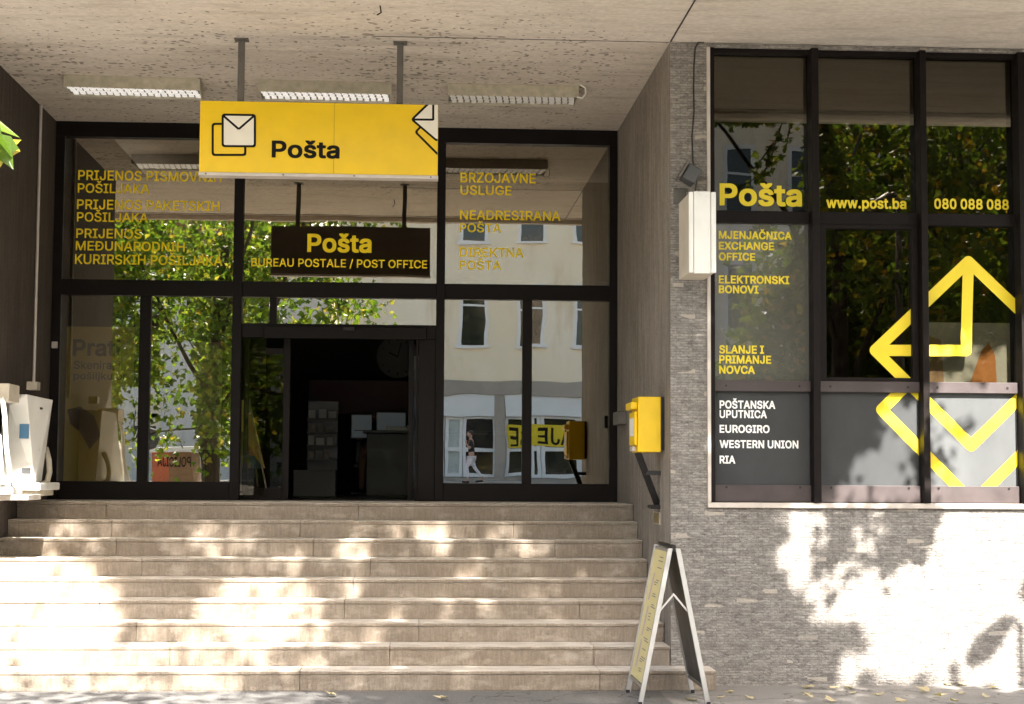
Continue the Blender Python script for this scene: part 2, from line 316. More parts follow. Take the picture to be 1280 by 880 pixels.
# outlines of a plain grotesque alphabet: advance width, then closed contours
GLY = {}
GLY['m'] = {
'.': (195, '50,1 67,-12 93,-18 119,-14 137,-4 150,13 156,39 152,65 146,77 127,94 97,102 75,98 59,90 42,71 36,43 40,19'),
'/': (256, '2,-85 15,-90 71,-90 84,-85 244,507 250,533 245,546 179,548 166,543 6,-49 0,-75'),
'0': (460, '106,27 121,12 169,-12 219,-20 285,-12 333,12 354,33 372,53 396,101 414,173 420,247 416,321 398,403 370,459 331,498 291,520 237,530 219,530 163,520 123,498 84,459 56,403 38,321 34,261 38,187 58,101 84,51|177,84 152,113 134,157 124,233 128,321 136,359 152,395 168,417 203,442 233,446 255,440 286,417 302,395 318,359 326,321 330,275 326,189 318,151 302,113 277,84 251,68 229,64 203,68'),
'8': (460, '76,37 93,20 129,-2 177,-16 241,-20 287,-14 325,-2 361,20 390,51 408,87 412,107 416,139 410,177 402,201 386,229 359,256 340,269 372,299 388,331 396,373 394,405 390,427 374,461 345,492 315,512 279,524 239,530 215,530 175,524 139,512 119,500 107,492 78,461 60,413 56,383 60,353 64,333 82,297 114,267 95,256 68,229 54,207 42,171 38,139 46,85 62,53|161,82 138,107 130,131 130,149 142,179 159,198 179,212 203,220 249,220 277,210 310,181 322,155 324,137 312,101 295,84 275,72 241,64 197,66 177,72|171,324 152,351 148,365 148,387 156,409 175,430 187,438 231,446 269,436 281,428 298,409 306,379 304,359 290,333 271,316 265,312 225,304 189,312'),
'A': (487, '4,-9 17,-14 95,-12 100,-5 147,128 333,128 382,-7 387,-12 463,-14 476,-9 478,1 474,17 294,507 285,522 203,524 193,522 188,517 6,17 2,1|177,214 239,406 278,283 304,215'),
'B': (463, '48,-9 61,-14 253,-14 303,-10 355,6 383,24 414,59 426,91 432,127 426,187 414,215 400,235 373,258 354,267 363,272 400,311 412,361 410,405 394,453 367,484 339,504 303,516 245,524 61,524 48,519|141,72 141,218 273,216 295,208 315,194 332,173 340,153 342,135 338,115 317,90 289,76 257,72|141,300 141,438 251,438 275,434 303,418 318,395 322,379 322,361 318,349 304,327 279,308 243,300'),
'C': (517, '88,59 129,22 151,8 193,-10 257,-20 307,-18 359,-4 413,26 444,57 462,83 476,115 488,159 483,172 399,172 378,125 345,92 305,72 277,68 231,72 195,88 162,117 136,159 122,201 118,241 122,309 142,363 160,391 193,420 231,438 257,442 305,438 345,418 378,385 399,336 483,336 488,349 486,359 476,395 462,427 442,455 413,484 385,502 347,518 275,530 257,530 193,520 151,502 139,496 90,453 56,399 36,339 26,259 36,169 58,105'),
'D': (509, '48,-9 61,-14 223,-14 301,-4 359,18 371,26 414,63 446,109 468,171 474,219 476,271 468,339 448,397 440,411 414,449 365,490 305,514 229,524 61,524 48,519|141,72 140,437 233,438 269,434 309,418 346,385 366,355 382,305 386,261 382,205 368,159 346,125 335,114 307,92 271,78 229,72'),
'E': (426, '48,-9 61,-14 375,-14 388,-9 390,57 385,70 140,73 141,216 355,216 365,218 370,231 370,285 365,298 141,300 140,437 381,440 386,453 386,509 381,522 61,524 48,519'),
'F': (417, '48,-9 61,-14 125,-14 138,-9 141,208 345,208 358,213 360,277 355,290 140,293 140,437 379,440 384,453 384,509 379,522 61,524 48,519'),
'G': (527, '90,57 141,12 183,-6 211,-14 281,-20 337,-12 389,8 427,36 464,81 484,131 488,155 492,189 492,255 487,268 285,270 272,265 270,201 275,188 400,185 398,167 386,135 366,107 337,84 303,70 259,68 231,72 195,88 162,117 146,141 136,159 122,201 118,269 122,309 136,351 160,391 173,404 195,422 225,436 255,442 287,440 307,436 343,418 376,383 399,338 483,338 488,355 478,395 462,427 444,453 411,484 385,502 347,518 305,528 255,530 191,520 141,498 88,451 56,401 36,343 26,251 36,167 56,109'),
'H': (524, '48,-9 61,-14 125,-14 138,-9 141,218 377,218 380,-9 393,-14 457,-14 470,-9 472,509 467,522 393,524 380,519 377,304 141,304 138,519 125,524 61,524 48,519'),
'I': (308, '20,-9 33,-14 269,-14 282,-9 284,57 279,70 198,73 198,437 269,438 282,443 284,509 279,522 33,524 20,519 18,453 23,440 104,437 104,73 23,70 18,57'),
'J': (403, '62,25 113,-8 177,-20 193,-20 253,-10 265,-4 303,20 336,67 340,75 350,137 350,509 345,522 273,524 260,519 258,137 252,109 240,89 211,68 187,64 159,68 132,87 116,115 112,173 107,186 25,186 20,173 20,137 32,71'),
'K': (474, '48,-9 61,-14 125,-14 138,-9 140,161 197,220 363,-12 449,-14 462,-9 462,11 264,287 460,499 462,509 457,522 355,522 141,288 138,519 125,524 61,524 48,519'),
'L': (400, '48,-9 61,-14 361,-14 371,-12 376,1 376,57 371,70 140,73 140,509 138,519 125,524 61,524 51,522 46,509'),
'M': (635, '48,-9 61,-14 121,-14 134,-9 137,342 158,281 272,-5 277,-12 287,-14 341,-14 351,-12 356,-7 489,338 492,-9 505,-14 577,-12 582,1 580,519 567,524 477,524 464,519 344,209 315,122 286,209 166,517 161,522 151,524 51,522 46,509'),
'N': (530, '48,-9 61,-14 125,-14 138,-9 139,368 188,283 372,-5 379,-12 389,-14 463,-14 476,-9 478,509 473,522 401,524 388,519 385,144 152,515 145,522 135,524 61,524 48,519'),
'O': (540, '92,55 139,14 183,-6 211,-14 279,-20 335,-12 393,12 446,59 478,107 500,175 508,251 502,323 498,343 476,405 444,453 393,498 335,522 279,530 257,530 201,522 139,496 90,451 72,425 56,399 36,339 26,251 34,179 46,139 58,105|169,110 138,153 122,201 118,241 122,309 140,359 162,393 185,414 195,422 231,438 257,442 291,440 303,438 339,422 376,389 398,353 412,311 416,271 414,213 396,153 376,121 361,106 339,88 303,72 277,68 231,72 195,88'),
'P': (452, '48,-9 61,-14 125,-14 138,-9 141,172 239,172 303,180 347,198 382,227 404,257 418,299 424,345 416,405 404,439 382,469 343,500 299,516 239,524 61,524 48,519|141,256 141,438 265,436 287,428 312,407 322,393 330,369 330,327 320,301 301,278 283,266 255,258'),
'R': (456, '48,-9 61,-14 125,-14 138,-9 141,184 237,184 336,-1 345,-12 427,-14 440,-9 440,13 336,201 375,226 404,263 418,299 424,349 418,405 402,445 382,473 347,500 295,518 241,524 61,524 48,519|141,270 141,438 267,436 293,426 310,413 324,393 330,375 332,349 324,313 305,290 285,278 251,270'),
'S': (454, '66,35 83,18 127,-6 171,-18 239,-22 289,-16 331,-2 367,20 398,53 416,89 422,129 420,171 408,209 367,252 325,276 179,320 147,342 132,361 130,369 132,393 140,407 159,426 175,436 193,442 227,446 255,442 289,428 314,403 324,371 329,366 411,366 416,381 408,421 390,459 357,492 335,506 277,526 241,530 179,526 123,508 97,492 62,457 46,423 38,371 48,317 70,285 89,268 123,246 177,226 287,194 322,167 332,147 330,125 322,109 301,86 271,70 239,64 217,64 181,70 151,84 126,113 118,145 113,150 29,150 24,135 34,87 52,51'),
'T': (456, '182,-9 195,-14 257,-14 270,-9 272,437 427,440 432,453 432,509 427,522 33,524 20,519 18,453 23,440 180,437'),
'U': (524, '96,41 111,26 147,2 193,-14 263,-22 325,-14 371,2 407,26 442,65 464,115 472,171 472,509 467,522 395,524 382,519 380,175 376,149 366,123 333,88 295,70 263,66 225,70 197,80 168,103 152,125 142,149 138,175 136,519 123,524 61,524 48,519 46,171 56,109 74,69'),
'V': (487, '192,-9 205,-14 277,-14 287,-12 292,-7 474,493 478,509 473,522 397,524 387,522 382,517 241,104 196,243 98,517 93,522 83,524 17,524 4,519 2,509 6,493'),
'W': (693, '142,-7 147,-12 157,-14 229,-14 239,-12 244,-7 343,366 442,-7 447,-12 457,-14 539,-12 544,-7 548,7 680,487 684,505 682,519 669,524 605,524 595,522 590,517 493,130 402,487 394,517 389,522 307,524 294,519 193,132 96,517 91,522 81,524 7,522 2,509 6,491'),
'X': (481, '6,-9 19,-14 101,-12 188,109 237,186 280,119 373,-12 455,-14 468,-9 470,1 466,15 296,261 298,269 456,495 460,509 455,522 365,522 286,411 239,336 164,451 113,522 31,524 18,519 16,509 20,495 182,261 6,11'),
'Z': (445, '30,-9 43,-14 399,-14 412,-9 414,57 409,70 148,73 408,449 412,463 412,509 407,522 41,524 28,519 26,453 31,440 292,437 252,383 30,57'),
'a': (396, '50,19 61,8 87,-8 121,-18 149,-22 167,-22 221,-12 263,14 266,-9 269,-12 337,-14 350,-9 352,255 348,291 336,329 324,347 295,374 249,392 207,398 185,398 133,390 93,376 73,362 44,331 28,293 30,283 41,276 89,262 109,262 128,289 155,308 197,318 231,310 256,287 262,263 262,255 253,246 115,224 65,204 42,185 32,173 22,149 16,105 24,61 36,35|115,82 108,101 108,117 119,132 141,146 181,156 262,167 262,131 252,103 231,80 217,70 195,62 163,60 141,64'),
'b': (431, '42,-9 55,-14 121,-12 126,1 127,22 163,-8 185,-16 233,-22 285,-14 323,4 360,37 384,77 400,133 404,173 400,247 384,301 362,337 335,364 315,378 287,390 239,398 197,396 161,386 129,360 128,509 126,519 113,524 45,522 40,509|171,78 152,97 144,111 130,151 128,209 136,251 152,281 173,302 199,314 243,314 267,302 292,277 306,249 314,207 314,171 308,137 290,99 269,78 245,64 197,64'),
'e': (411, '68,39 107,4 121,-2 151,-14 217,-22 265,-16 293,-8 313,2 335,18 366,53 380,91 375,104 307,120 297,118 278,89 253,70 239,64 215,60 193,62 163,72 138,93 122,117 114,143 113,156 371,156 384,161 384,233 370,293 348,333 325,358 305,374 273,388 213,398 163,394 145,390 105,372 66,335 42,299 28,257 20,183 28,123 44,75|115,236 120,259 136,283 157,302 181,314 195,316 229,314 251,304 274,281 288,257 292,243 291,236'),
'i': (174, '42,-9 55,-14 113,-14 123,-12 128,1 128,379 126,389 113,394 45,392 40,379|36,453 57,434 77,430 111,434 123,442 136,459 140,491 134,513 111,534 91,538 57,534 32,509 28,477'),
'j': (174, '-22,-151 -9,-156 15,-156 51,-150 77,-140 106,-113 116,-97 124,-73 128,-45 128,379 123,392 55,394 42,389 40,-31 34,-53 17,-70 -9,-72 -22,-77|40,447 57,434 77,430 111,434 123,442 136,459 140,477 136,509 128,521 111,534 91,538 57,534 45,526 32,509 28,491 32,459'),
'k': (388, '42,-9 55,-14 113,-14 126,-9 128,133 153,156 285,-12 371,-14 381,-12 386,1 384,11 374,25 222,215 372,369 372,389 359,394 275,392 129,242 128,509 126,519 113,524 45,522 40,509'),
'l': (196, '62,11 91,-8 137,-16 189,-10 194,-5 196,5 184,61 179,66 169,68 143,66 135,70 128,97 128,509 126,519 113,524 45,522 40,509 40,75 46,37'),
'n': (417, '42,-9 55,-14 113,-14 126,-9 130,251 138,273 157,296 171,306 191,314 207,316 237,312 264,291 278,267 282,245 284,-9 297,-14 357,-14 370,-9 372,245 368,285 354,331 336,357 311,378 269,394 217,398 177,392 145,376 127,358 126,379 121,392 55,394 42,389'),
'o': (422, '68,39 111,2 149,-14 205,-22 267,-14 301,0 319,12 348,39 372,75 390,129 396,183 392,237 388,257 370,305 350,335 311,372 269,390 251,394 219,398 165,394 147,390 109,374 66,335 42,297 28,255 20,183 28,123 44,75|159,76 136,99 120,127 114,149 110,193 112,217 120,249 136,277 157,300 185,314 231,314 259,300 280,279 296,249 304,217 306,193 304,159 296,127 282,101 257,76 235,64 209,60 191,62'),
'p': (431, '42,-151 55,-156 113,-156 126,-151 129,20 163,-8 185,-16 225,-22 275,-16 307,-4 333,12 360,37 380,69 400,133 404,173 400,247 384,301 376,315 362,337 323,374 279,392 239,398 215,398 161,386 127,358 126,379 121,392 55,394 42,389|171,78 152,97 144,111 130,151 128,209 136,251 152,281 173,302 199,314 243,314 267,302 292,277 306,249 314,207 314,171 308,137 290,99 269,78 245,64 197,64'),
'r': (266, '42,-9 55,-14 113,-14 126,-9 130,255 138,275 169,304 195,312 223,312 243,308 256,313 258,383 253,396 211,400 175,394 143,380 127,366 124,389 121,392 55,394 42,389'),
's': (372, '48,31 75,6 105,-10 153,-20 189,-22 227,-18 271,-6 297,10 326,39 340,69 346,109 338,153 322,177 283,208 241,222 179,236 137,254 124,269 126,289 145,308 169,318 185,320 211,316 231,306 248,287 259,266 273,264 333,278 338,291 336,303 312,349 291,370 267,384 225,396 149,396 103,382 79,368 52,341 38,311 34,267 40,231 58,201 99,172 139,158 203,144 231,134 246,123 254,111 254,101 250,91 231,72 205,62 171,60 157,62 135,72 116,91 110,111 103,120 93,122 29,108 24,103 24,83 32,57'),
't': (234, '76,17 87,6 115,-10 165,-18 217,-12 226,-7 228,3 216,61 211,66 201,68 177,64 159,66 146,75 140,93 140,313 213,316 218,329 216,389 203,394 140,395 140,471 138,481 125,486 57,484 52,471 52,395 -3,392 -8,379 -6,319 7,314 52,313 52,85 60,43'),
'u': (417, '74,25 107,-2 151,-16 193,-18 233,-12 265,4 283,22 284,1 289,-12 357,-14 370,-9 372,379 367,392 297,394 284,389 280,127 272,107 255,86 235,72 203,64 171,70 148,87 132,113 128,141 126,389 113,394 55,394 42,389 40,123 46,81 56,51'),
'w': (574, '126,-9 139,-14 199,-14 212,-9 285,248 356,-9 369,-14 439,-12 448,9 554,355 560,379 558,389 545,394 481,394 468,389 418,211 400,135 397,134 372,237 330,387 325,392 315,394 243,392 238,383 196,233 171,130 100,389 87,394 15,392 10,379 12,365'),
'Č': (517, '88,59 129,22 151,8 193,-10 257,-20 307,-18 359,-4 413,26 444,57 462,83 476,115 488,159 483,172 399,172 378,125 345,92 305,72 277,68 231,72 195,88 162,117 136,159 122,201 118,241 122,309 142,363 160,391 193,420 231,438 257,442 305,438 345,418 378,385 399,336 483,336 488,349 486,359 476,395 462,427 442,455 413,484 385,502 347,518 275,530 257,530 193,520 151,502 139,496 90,453 56,399 36,339 26,259 36,169 58,105|218,563 227,554 237,552 305,554 388,645 388,669 375,674 307,672 267,624 227,672 149,672 144,659 146,645'),
'Đ': (520, '60,-9 73,-14 233,-14 311,-4 371,18 387,30 424,61 458,111 478,171 488,251 478,339 458,399 436,433 413,460 375,490 315,514 239,524 73,524 60,519 58,297 -1,294 -6,281 -4,219 9,214 58,213|151,72 150,213 279,216 284,229 284,281 282,291 269,296 150,297 150,437 263,436 279,434 319,418 356,387 380,349 392,309 396,239 392,201 380,163 356,123 313,90 277,76 239,72'),
'Š': (454, '66,35 83,18 127,-6 171,-18 239,-22 289,-16 331,-2 367,20 398,53 416,89 422,129 420,171 408,209 367,252 325,276 179,320 147,342 132,361 130,369 132,393 140,407 159,426 175,436 193,442 227,446 255,442 289,428 314,403 324,371 329,366 411,366 416,381 408,421 390,459 357,492 335,506 277,526 241,530 179,526 123,508 97,492 62,457 46,423 38,371 48,317 70,285 89,268 123,246 177,226 287,194 322,167 332,147 330,125 322,109 301,86 271,70 239,64 217,64 181,70 151,84 126,113 118,145 113,150 29,150 24,135 34,87 52,51|166,573 185,554 195,552 263,554 344,645 344,669 331,674 263,672 223,624 183,672 105,672 100,659 102,645'),
'š': (372, '48,31 75,6 105,-10 153,-20 189,-22 227,-18 271,-6 297,10 326,39 340,69 346,109 338,153 322,177 283,208 241,222 179,236 137,254 124,269 126,289 145,308 169,318 185,320 211,316 231,306 248,287 259,266 273,264 333,278 338,291 336,303 312,349 291,370 267,384 225,396 149,396 103,382 79,368 52,341 38,311 34,267 40,231 58,201 99,172 139,158 203,144 231,134 246,123 254,111 254,101 250,91 231,72 205,62 171,60 157,62 135,72 116,91 110,111 103,120 93,122 29,108 24,103 24,83 32,57|138,433 147,424 157,422 225,424 308,515 308,539 295,544 227,542 187,494 147,542 69,542 64,529 66,515'),
' ': (188, ''),
}
GLY['b'] = {
'.': (200, '40,-7 59,-22 79,-28 123,-26 145,-14 160,5 166,25 166,57 162,75 156,85 135,104 111,112 81,112 65,108 51,100 32,79 26,57 28,15'),
'/': (261, '-8,-93 1,-100 85,-100 96,-89 260,519 260,547 249,558 165,558 154,547 -6,-45 -10,-61'),
'0': (465, '96,19 113,2 165,-24 205,-30 251,-30 289,-24 341,2 364,25 382,45 408,97 424,159 430,233 426,335 410,407 380,467 339,508 295,532 251,540 205,540 159,532 115,508 74,467 44,407 28,335 24,275 28,173 46,97 74,43|185,94 164,119 146,161 136,217 136,293 148,355 162,387 185,416 207,430 229,434 247,430 276,409 292,387 306,355 318,291 318,217 306,155 290,119 269,94 247,80 227,76 207,80'),
'8': (465, '66,29 85,10 113,-8 163,-26 199,-30 255,-30 291,-26 341,-8 369,10 400,43 422,93 426,119 422,181 414,205 396,237 367,266 360,269 382,291 402,333 406,359 404,419 402,431 384,469 353,502 323,522 283,536 253,540 201,540 171,536 135,524 111,510 99,502 68,469 50,427 46,365 52,329 72,289 92,269 58,237 44,215 32,183 28,153 32,87 52,45|169,92 150,111 142,131 142,147 152,171 167,188 181,198 207,208 237,210 269,200 300,173 310,151 310,127 302,109 287,94 271,84 245,76 225,74 187,82|179,334 168,347 160,365 160,385 168,403 183,420 199,428 227,434 261,426 282,409 292,389 294,371 286,349 263,326 233,318 219,318 193,324'),
'A': (492, '-6,-17 3,-24 103,-22 112,-9 157,118 323,118 370,-11 379,-22 477,-24 486,-17 486,21 306,511 300,525 293,532 189,534 178,525 -6,21|195,224 194,229 239,362 286,225'),
'B': (468, '38,-17 47,-24 267,-24 317,-20 359,-6 385,10 424,51 438,87 442,113 442,163 438,191 424,223 410,243 378,269 410,303 420,331 420,419 404,461 375,494 347,514 307,528 259,534 47,534 38,527|151,82 151,208 239,208 269,204 293,194 307,184 326,155 330,143 326,121 309,100 285,88 243,82|151,310 151,428 237,428 265,424 289,412 304,393 308,385 310,363 294,335 277,322 231,310'),
'C': (522, '78,51 131,4 147,-4 189,-22 243,-30 299,-30 353,-20 393,-2 421,16 454,49 474,79 488,111 498,145 498,173 491,182 395,184 386,177 368,133 337,102 301,84 277,80 243,82 203,98 172,125 156,149 148,163 134,205 128,255 134,305 148,347 170,383 201,410 243,428 277,430 301,426 337,408 368,377 386,331 395,324 491,326 498,335 498,363 484,409 472,435 458,455 421,494 393,512 351,530 289,540 243,540 189,532 147,514 131,506 80,461 44,403 24,343 16,273 16,237 24,165 46,101'),
'D': (514, '38,-17 47,-24 237,-24 305,-16 363,6 379,16 424,55 456,101 480,167 484,205 486,285 480,343 460,401 450,419 424,457 373,500 309,526 243,534 47,534 38,527|151,82 150,427 219,428 265,422 311,400 336,377 356,347 370,303 374,269 372,219 358,169 336,133 297,102 253,86 215,82'),
'E': (431, '38,-17 47,-24 389,-24 398,-17 400,71 389,82 150,83 151,206 369,206 380,217 380,299 369,310 151,310 150,427 385,428 396,439 396,523 389,532 47,534 38,527'),
'F': (422, '38,-17 47,-24 139,-24 148,-17 151,198 359,198 368,205 370,291 359,302 150,303 150,427 383,428 394,439 394,523 387,532 47,534 38,527'),
'G': (532, '80,49 133,2 189,-22 245,-30 295,-30 341,-24 397,-2 435,26 474,73 496,127 502,175 502,269 491,280 267,278 260,269 260,187 267,178 386,175 372,137 353,112 329,94 289,80 259,80 235,84 203,98 193,106 172,125 150,159 132,215 128,255 132,295 152,355 170,383 193,404 203,412 241,428 273,430 297,426 335,408 366,375 384,335 395,326 491,328 498,337 498,369 490,399 472,435 454,461 419,494 393,512 351,530 319,538 241,540 187,532 137,510 78,459 44,405 24,347 16,273 16,237 22,171 36,127 48,97'),
'H': (529, '38,-17 47,-24 139,-24 148,-17 151,208 367,208 370,-17 379,-24 471,-24 480,-17 482,523 475,532 379,534 368,523 367,314 151,314 148,527 139,534 47,534 38,527'),
'I': (313, '10,-17 19,-24 283,-24 292,-17 292,75 283,82 208,83 208,427 283,428 292,435 294,523 287,532 19,534 10,527 10,435 19,428 94,427 94,83 19,82 10,75'),
'J': (408, '52,17 65,6 115,-22 163,-30 207,-30 257,-22 305,6 318,17 346,59 352,71 360,123 360,523 353,532 259,534 248,523 248,151 244,123 230,97 205,80 185,76 165,80 143,94 128,119 122,157 122,187 111,198 21,198 12,191 10,123 20,67'),
'K': (479, '38,-17 47,-24 139,-24 148,-17 150,153 195,200 355,-22 463,-24 472,-17 472,19 280,285 470,491 472,523 465,532 347,532 151,320 148,527 139,534 47,534 38,527'),
'L': (405, '38,-17 47,-24 375,-24 386,-13 386,71 375,82 150,83 150,523 139,534 47,534 36,523'),
'M': (640, '38,-17 47,-24 135,-24 146,-13 147,276 260,-9 264,-17 273,-24 355,-24 366,-15 479,274 480,-13 491,-24 585,-22 592,-13 590,527 581,534 463,534 454,527 332,213 315,162 298,213 176,525 165,534 43,532 36,523'),
'N': (535, '38,-17 47,-24 139,-24 150,-13 151,322 178,275 362,-13 375,-24 477,-24 486,-17 488,523 481,532 387,534 376,523 375,186 162,523 149,534 47,534 38,527'),
'O': (545, '82,47 131,4 189,-22 243,-30 293,-30 339,-24 397,0 456,51 490,103 512,171 518,237 512,337 486,413 454,461 401,508 339,534 293,540 243,540 197,534 131,506 80,459 62,433 44,403 24,343 16,273 16,237 24,165 34,135 48,97|177,120 148,161 132,215 128,255 132,295 150,351 177,390 203,412 235,426 257,430 291,428 331,412 366,381 386,349 402,301 406,257 402,209 386,161 366,129 339,104 327,96 291,82 257,80 235,84 203,98'),
'P': (457, '38,-17 47,-24 139,-24 148,-17 151,162 253,162 307,168 355,188 392,219 414,249 430,295 434,331 430,401 410,453 381,488 351,510 303,528 253,534 47,534 38,527|151,266 151,428 255,426 279,418 302,399 312,383 318,365 320,341 310,309 293,288 279,278 255,270 223,266'),
'R': (461, '38,-17 47,-24 139,-24 148,-17 151,174 230,173 326,-9 337,-22 441,-24 450,-17 452,17 354,195 357,200 383,216 414,255 430,295 434,335 430,409 418,441 392,481 355,510 299,530 255,534 47,534 38,527|151,280 151,428 257,426 281,418 300,405 312,389 320,361 320,345 312,317 297,300 281,290 257,282'),
'S': (459, '56,27 75,8 123,-18 175,-30 253,-32 293,-28 335,-14 375,10 408,45 428,85 432,115 430,185 418,217 369,266 329,288 189,330 155,352 142,371 142,385 150,399 167,416 197,430 227,434 253,430 283,416 304,395 314,363 325,354 419,356 426,365 426,395 418,431 400,467 365,502 343,516 291,536 275,538 201,540 165,536 127,524 89,502 52,465 34,427 28,389 28,357 36,313 60,277 81,258 119,234 173,214 229,200 281,182 309,162 320,143 318,129 312,117 287,92 267,82 245,76 219,76 185,82 159,94 142,111 134,125 130,149 117,162 25,162 14,151 14,121 20,91 42,43'),
'T': (461, '172,-17 181,-24 271,-24 282,-13 282,427 435,430 442,439 442,523 431,534 19,534 8,523 8,439 15,430 170,427'),
'U': (529, '86,33 103,16 135,-6 165,-18 189,-26 241,-32 277,-32 329,-26 383,-6 415,16 452,57 476,111 482,157 482,523 475,532 381,534 370,523 370,189 366,159 354,129 333,104 313,90 285,80 269,78 235,80 207,90 185,104 166,127 152,159 148,189 146,527 137,534 47,534 38,527 36,157 44,105 64,61'),
'V': (492, '182,-17 191,-24 291,-24 302,-15 488,495 488,523 481,532 383,534 372,525 241,146 208,247 108,525 97,534 3,534 -6,527 -6,489'),
'W': (698, '132,-15 143,-24 243,-24 254,-15 343,312 432,-15 443,-24 547,-22 556,-11 692,483 692,527 683,534 591,534 580,525 493,186 404,525 393,534 289,532 280,517 196,189 193,188 106,525 95,534 -1,532 -8,523 -8,495'),
'X': (486, '-4,-17 5,-24 109,-22 198,101 237,162 365,-22 469,-24 478,-17 480,15 476,23 310,263 466,487 470,495 470,523 463,532 357,532 239,362 140,509 121,532 17,534 8,527 6,495 10,487 166,259 -4,19'),
'Z': (450, '20,-17 29,-24 413,-24 422,-17 424,71 413,82 170,83 418,441 422,449 422,523 415,532 27,534 18,527 16,439 27,428 268,427 20,65'),
'a': (401, '40,11 53,-2 83,-20 135,-32 181,-32 225,-24 253,-8 256,-17 265,-24 351,-24 360,-17 362,269 358,305 348,333 334,355 303,384 253,404 221,408 171,408 119,400 85,386 65,372 34,339 18,307 18,279 31,266 85,250 113,250 126,261 139,282 167,300 187,304 223,300 244,281 248,267 247,258 225,252 169,246 105,234 57,214 43,204 22,181 10,153 6,91 12,57 26,27|131,86 124,93 120,113 127,122 149,136 195,146 252,153 250,133 240,109 215,84 183,72 165,72 145,76'),
'b': (436, '32,-17 41,-24 125,-24 134,-17 137,-4 163,-22 191,-30 247,-32 289,-26 331,-6 370,29 396,73 410,119 414,159 414,219 410,261 396,305 372,345 331,384 283,404 253,408 183,406 157,398 139,384 138,523 127,534 41,534 30,523|179,88 162,105 154,119 140,163 140,217 148,247 162,273 181,292 213,304 239,302 259,292 282,269 294,245 304,193 302,165 296,141 280,107 261,88 241,76 207,74'),
'e': (416, '58,31 99,-6 147,-26 195,-32 231,-32 269,-28 297,-20 321,-8 343,8 376,45 390,77 390,105 379,116 321,130 293,130 282,121 263,92 237,76 207,72 177,80 151,98 134,121 128,139 129,146 385,146 394,153 394,247 382,297 358,341 333,368 313,384 277,400 227,408 181,408 149,404 97,382 56,343 30,303 16,261 10,207 10,169 16,119 32,71|131,246 134,257 153,282 165,292 193,304 219,304 243,294 264,273 276,253 275,246'),
'i': (179, '32,-17 41,-24 127,-24 138,-13 138,393 127,404 41,404 30,393|26,445 53,422 105,420 119,424 138,439 148,455 150,505 144,521 131,536 115,546 63,548 49,544 26,523 18,505 18,463'),
'j': (179, '-32,-159 -23,-166 29,-166 47,-164 77,-154 110,-129 124,-109 136,-77 138,393 127,404 41,404 30,393 28,-35 20,-51 11,-58 -3,-62 -23,-62 -34,-73|30,439 49,424 63,420 105,420 115,422 131,432 144,447 150,463 150,505 138,529 119,544 105,548 63,548 53,546 37,536 24,521 18,505 18,463'),
'k': (393, '32,-17 41,-24 127,-24 136,-17 138,125 151,136 277,-22 385,-24 396,-13 396,15 390,25 240,213 250,227 382,361 384,393 373,404 267,402 139,270 138,523 127,534 41,534 30,523'),
'l': (201, '52,3 87,-20 123,-26 163,-26 193,-22 206,-9 206,19 194,69 183,78 147,78 142,87 138,111 138,523 127,534 41,534 30,523 30,61 34,33'),
'n': (422, '32,-17 41,-24 127,-24 136,-17 138,217 142,247 148,265 165,286 185,298 203,304 231,300 249,288 268,257 272,231 274,-17 283,-24 371,-24 380,-17 382,259 378,299 364,339 346,365 319,388 281,404 255,408 203,408 173,404 139,386 136,387 134,397 125,404 41,404 32,397'),
'o': (427, '58,31 107,-10 145,-26 191,-32 225,-32 271,-26 317,-6 358,31 384,71 402,125 406,169 402,251 380,313 360,343 319,382 265,404 233,408 183,408 151,404 101,384 56,343 30,301 16,259 10,205 10,169 16,119 32,71|167,86 146,107 132,133 124,161 122,203 132,245 146,269 165,290 187,302 229,302 251,290 270,271 284,245 294,203 294,173 284,131 272,109 249,86 231,76 209,72 191,74'),
'p': (436, '32,-159 41,-166 127,-166 136,-159 139,-4 155,-18 191,-30 247,-32 289,-26 331,-6 341,2 370,29 390,61 406,105 412,137 414,219 410,261 396,305 372,345 331,384 291,402 253,408 183,406 153,396 137,382 134,397 125,404 41,404 32,397|179,88 162,105 154,119 140,163 140,217 148,247 162,273 181,292 213,304 239,302 259,292 282,269 294,245 304,193 302,165 296,141 280,107 261,88 241,76 207,74'),
'r': (271, '32,-17 41,-24 127,-24 136,-17 138,227 142,251 158,279 179,294 209,302 227,298 257,298 266,305 268,397 261,406 235,410 197,410 171,406 137,390 134,397 125,404 41,404 32,397'),
's': (377, '38,23 67,-4 101,-22 139,-30 203,-32 241,-28 275,-18 305,0 336,31 352,65 356,91 356,123 350,157 332,185 317,200 287,220 245,234 183,248 145,264 136,275 138,283 153,298 171,306 189,308 207,304 223,296 238,279 244,263 255,254 287,254 341,268 348,277 348,307 322,357 299,380 271,396 239,406 135,406 99,394 71,378 42,349 26,315 24,253 28,227 48,193 95,160 135,146 223,124 235,116 242,105 240,99 225,84 209,76 169,72 143,82 128,97 118,123 107,132 79,132 25,120 12,107 12,79 20,53'),
't': (239, '66,9 79,-4 111,-22 151,-28 211,-26 231,-20 238,-11 238,17 226,69 215,78 163,78 152,91 150,107 150,303 217,304 226,311 228,393 217,404 150,405 150,485 139,496 49,494 42,485 42,405 -7,404 -18,393 -16,311 -7,304 42,303 42,71 48,39'),
'u': (422, '64,17 103,-14 129,-24 155,-28 207,-28 237,-24 271,-6 274,-7 276,-17 285,-24 371,-24 380,-17 382,393 375,402 283,404 274,397 270,137 260,113 247,96 231,84 207,76 179,80 165,90 154,101 142,125 138,155 136,397 127,404 41,404 32,397 30,109 34,77 44,47'),
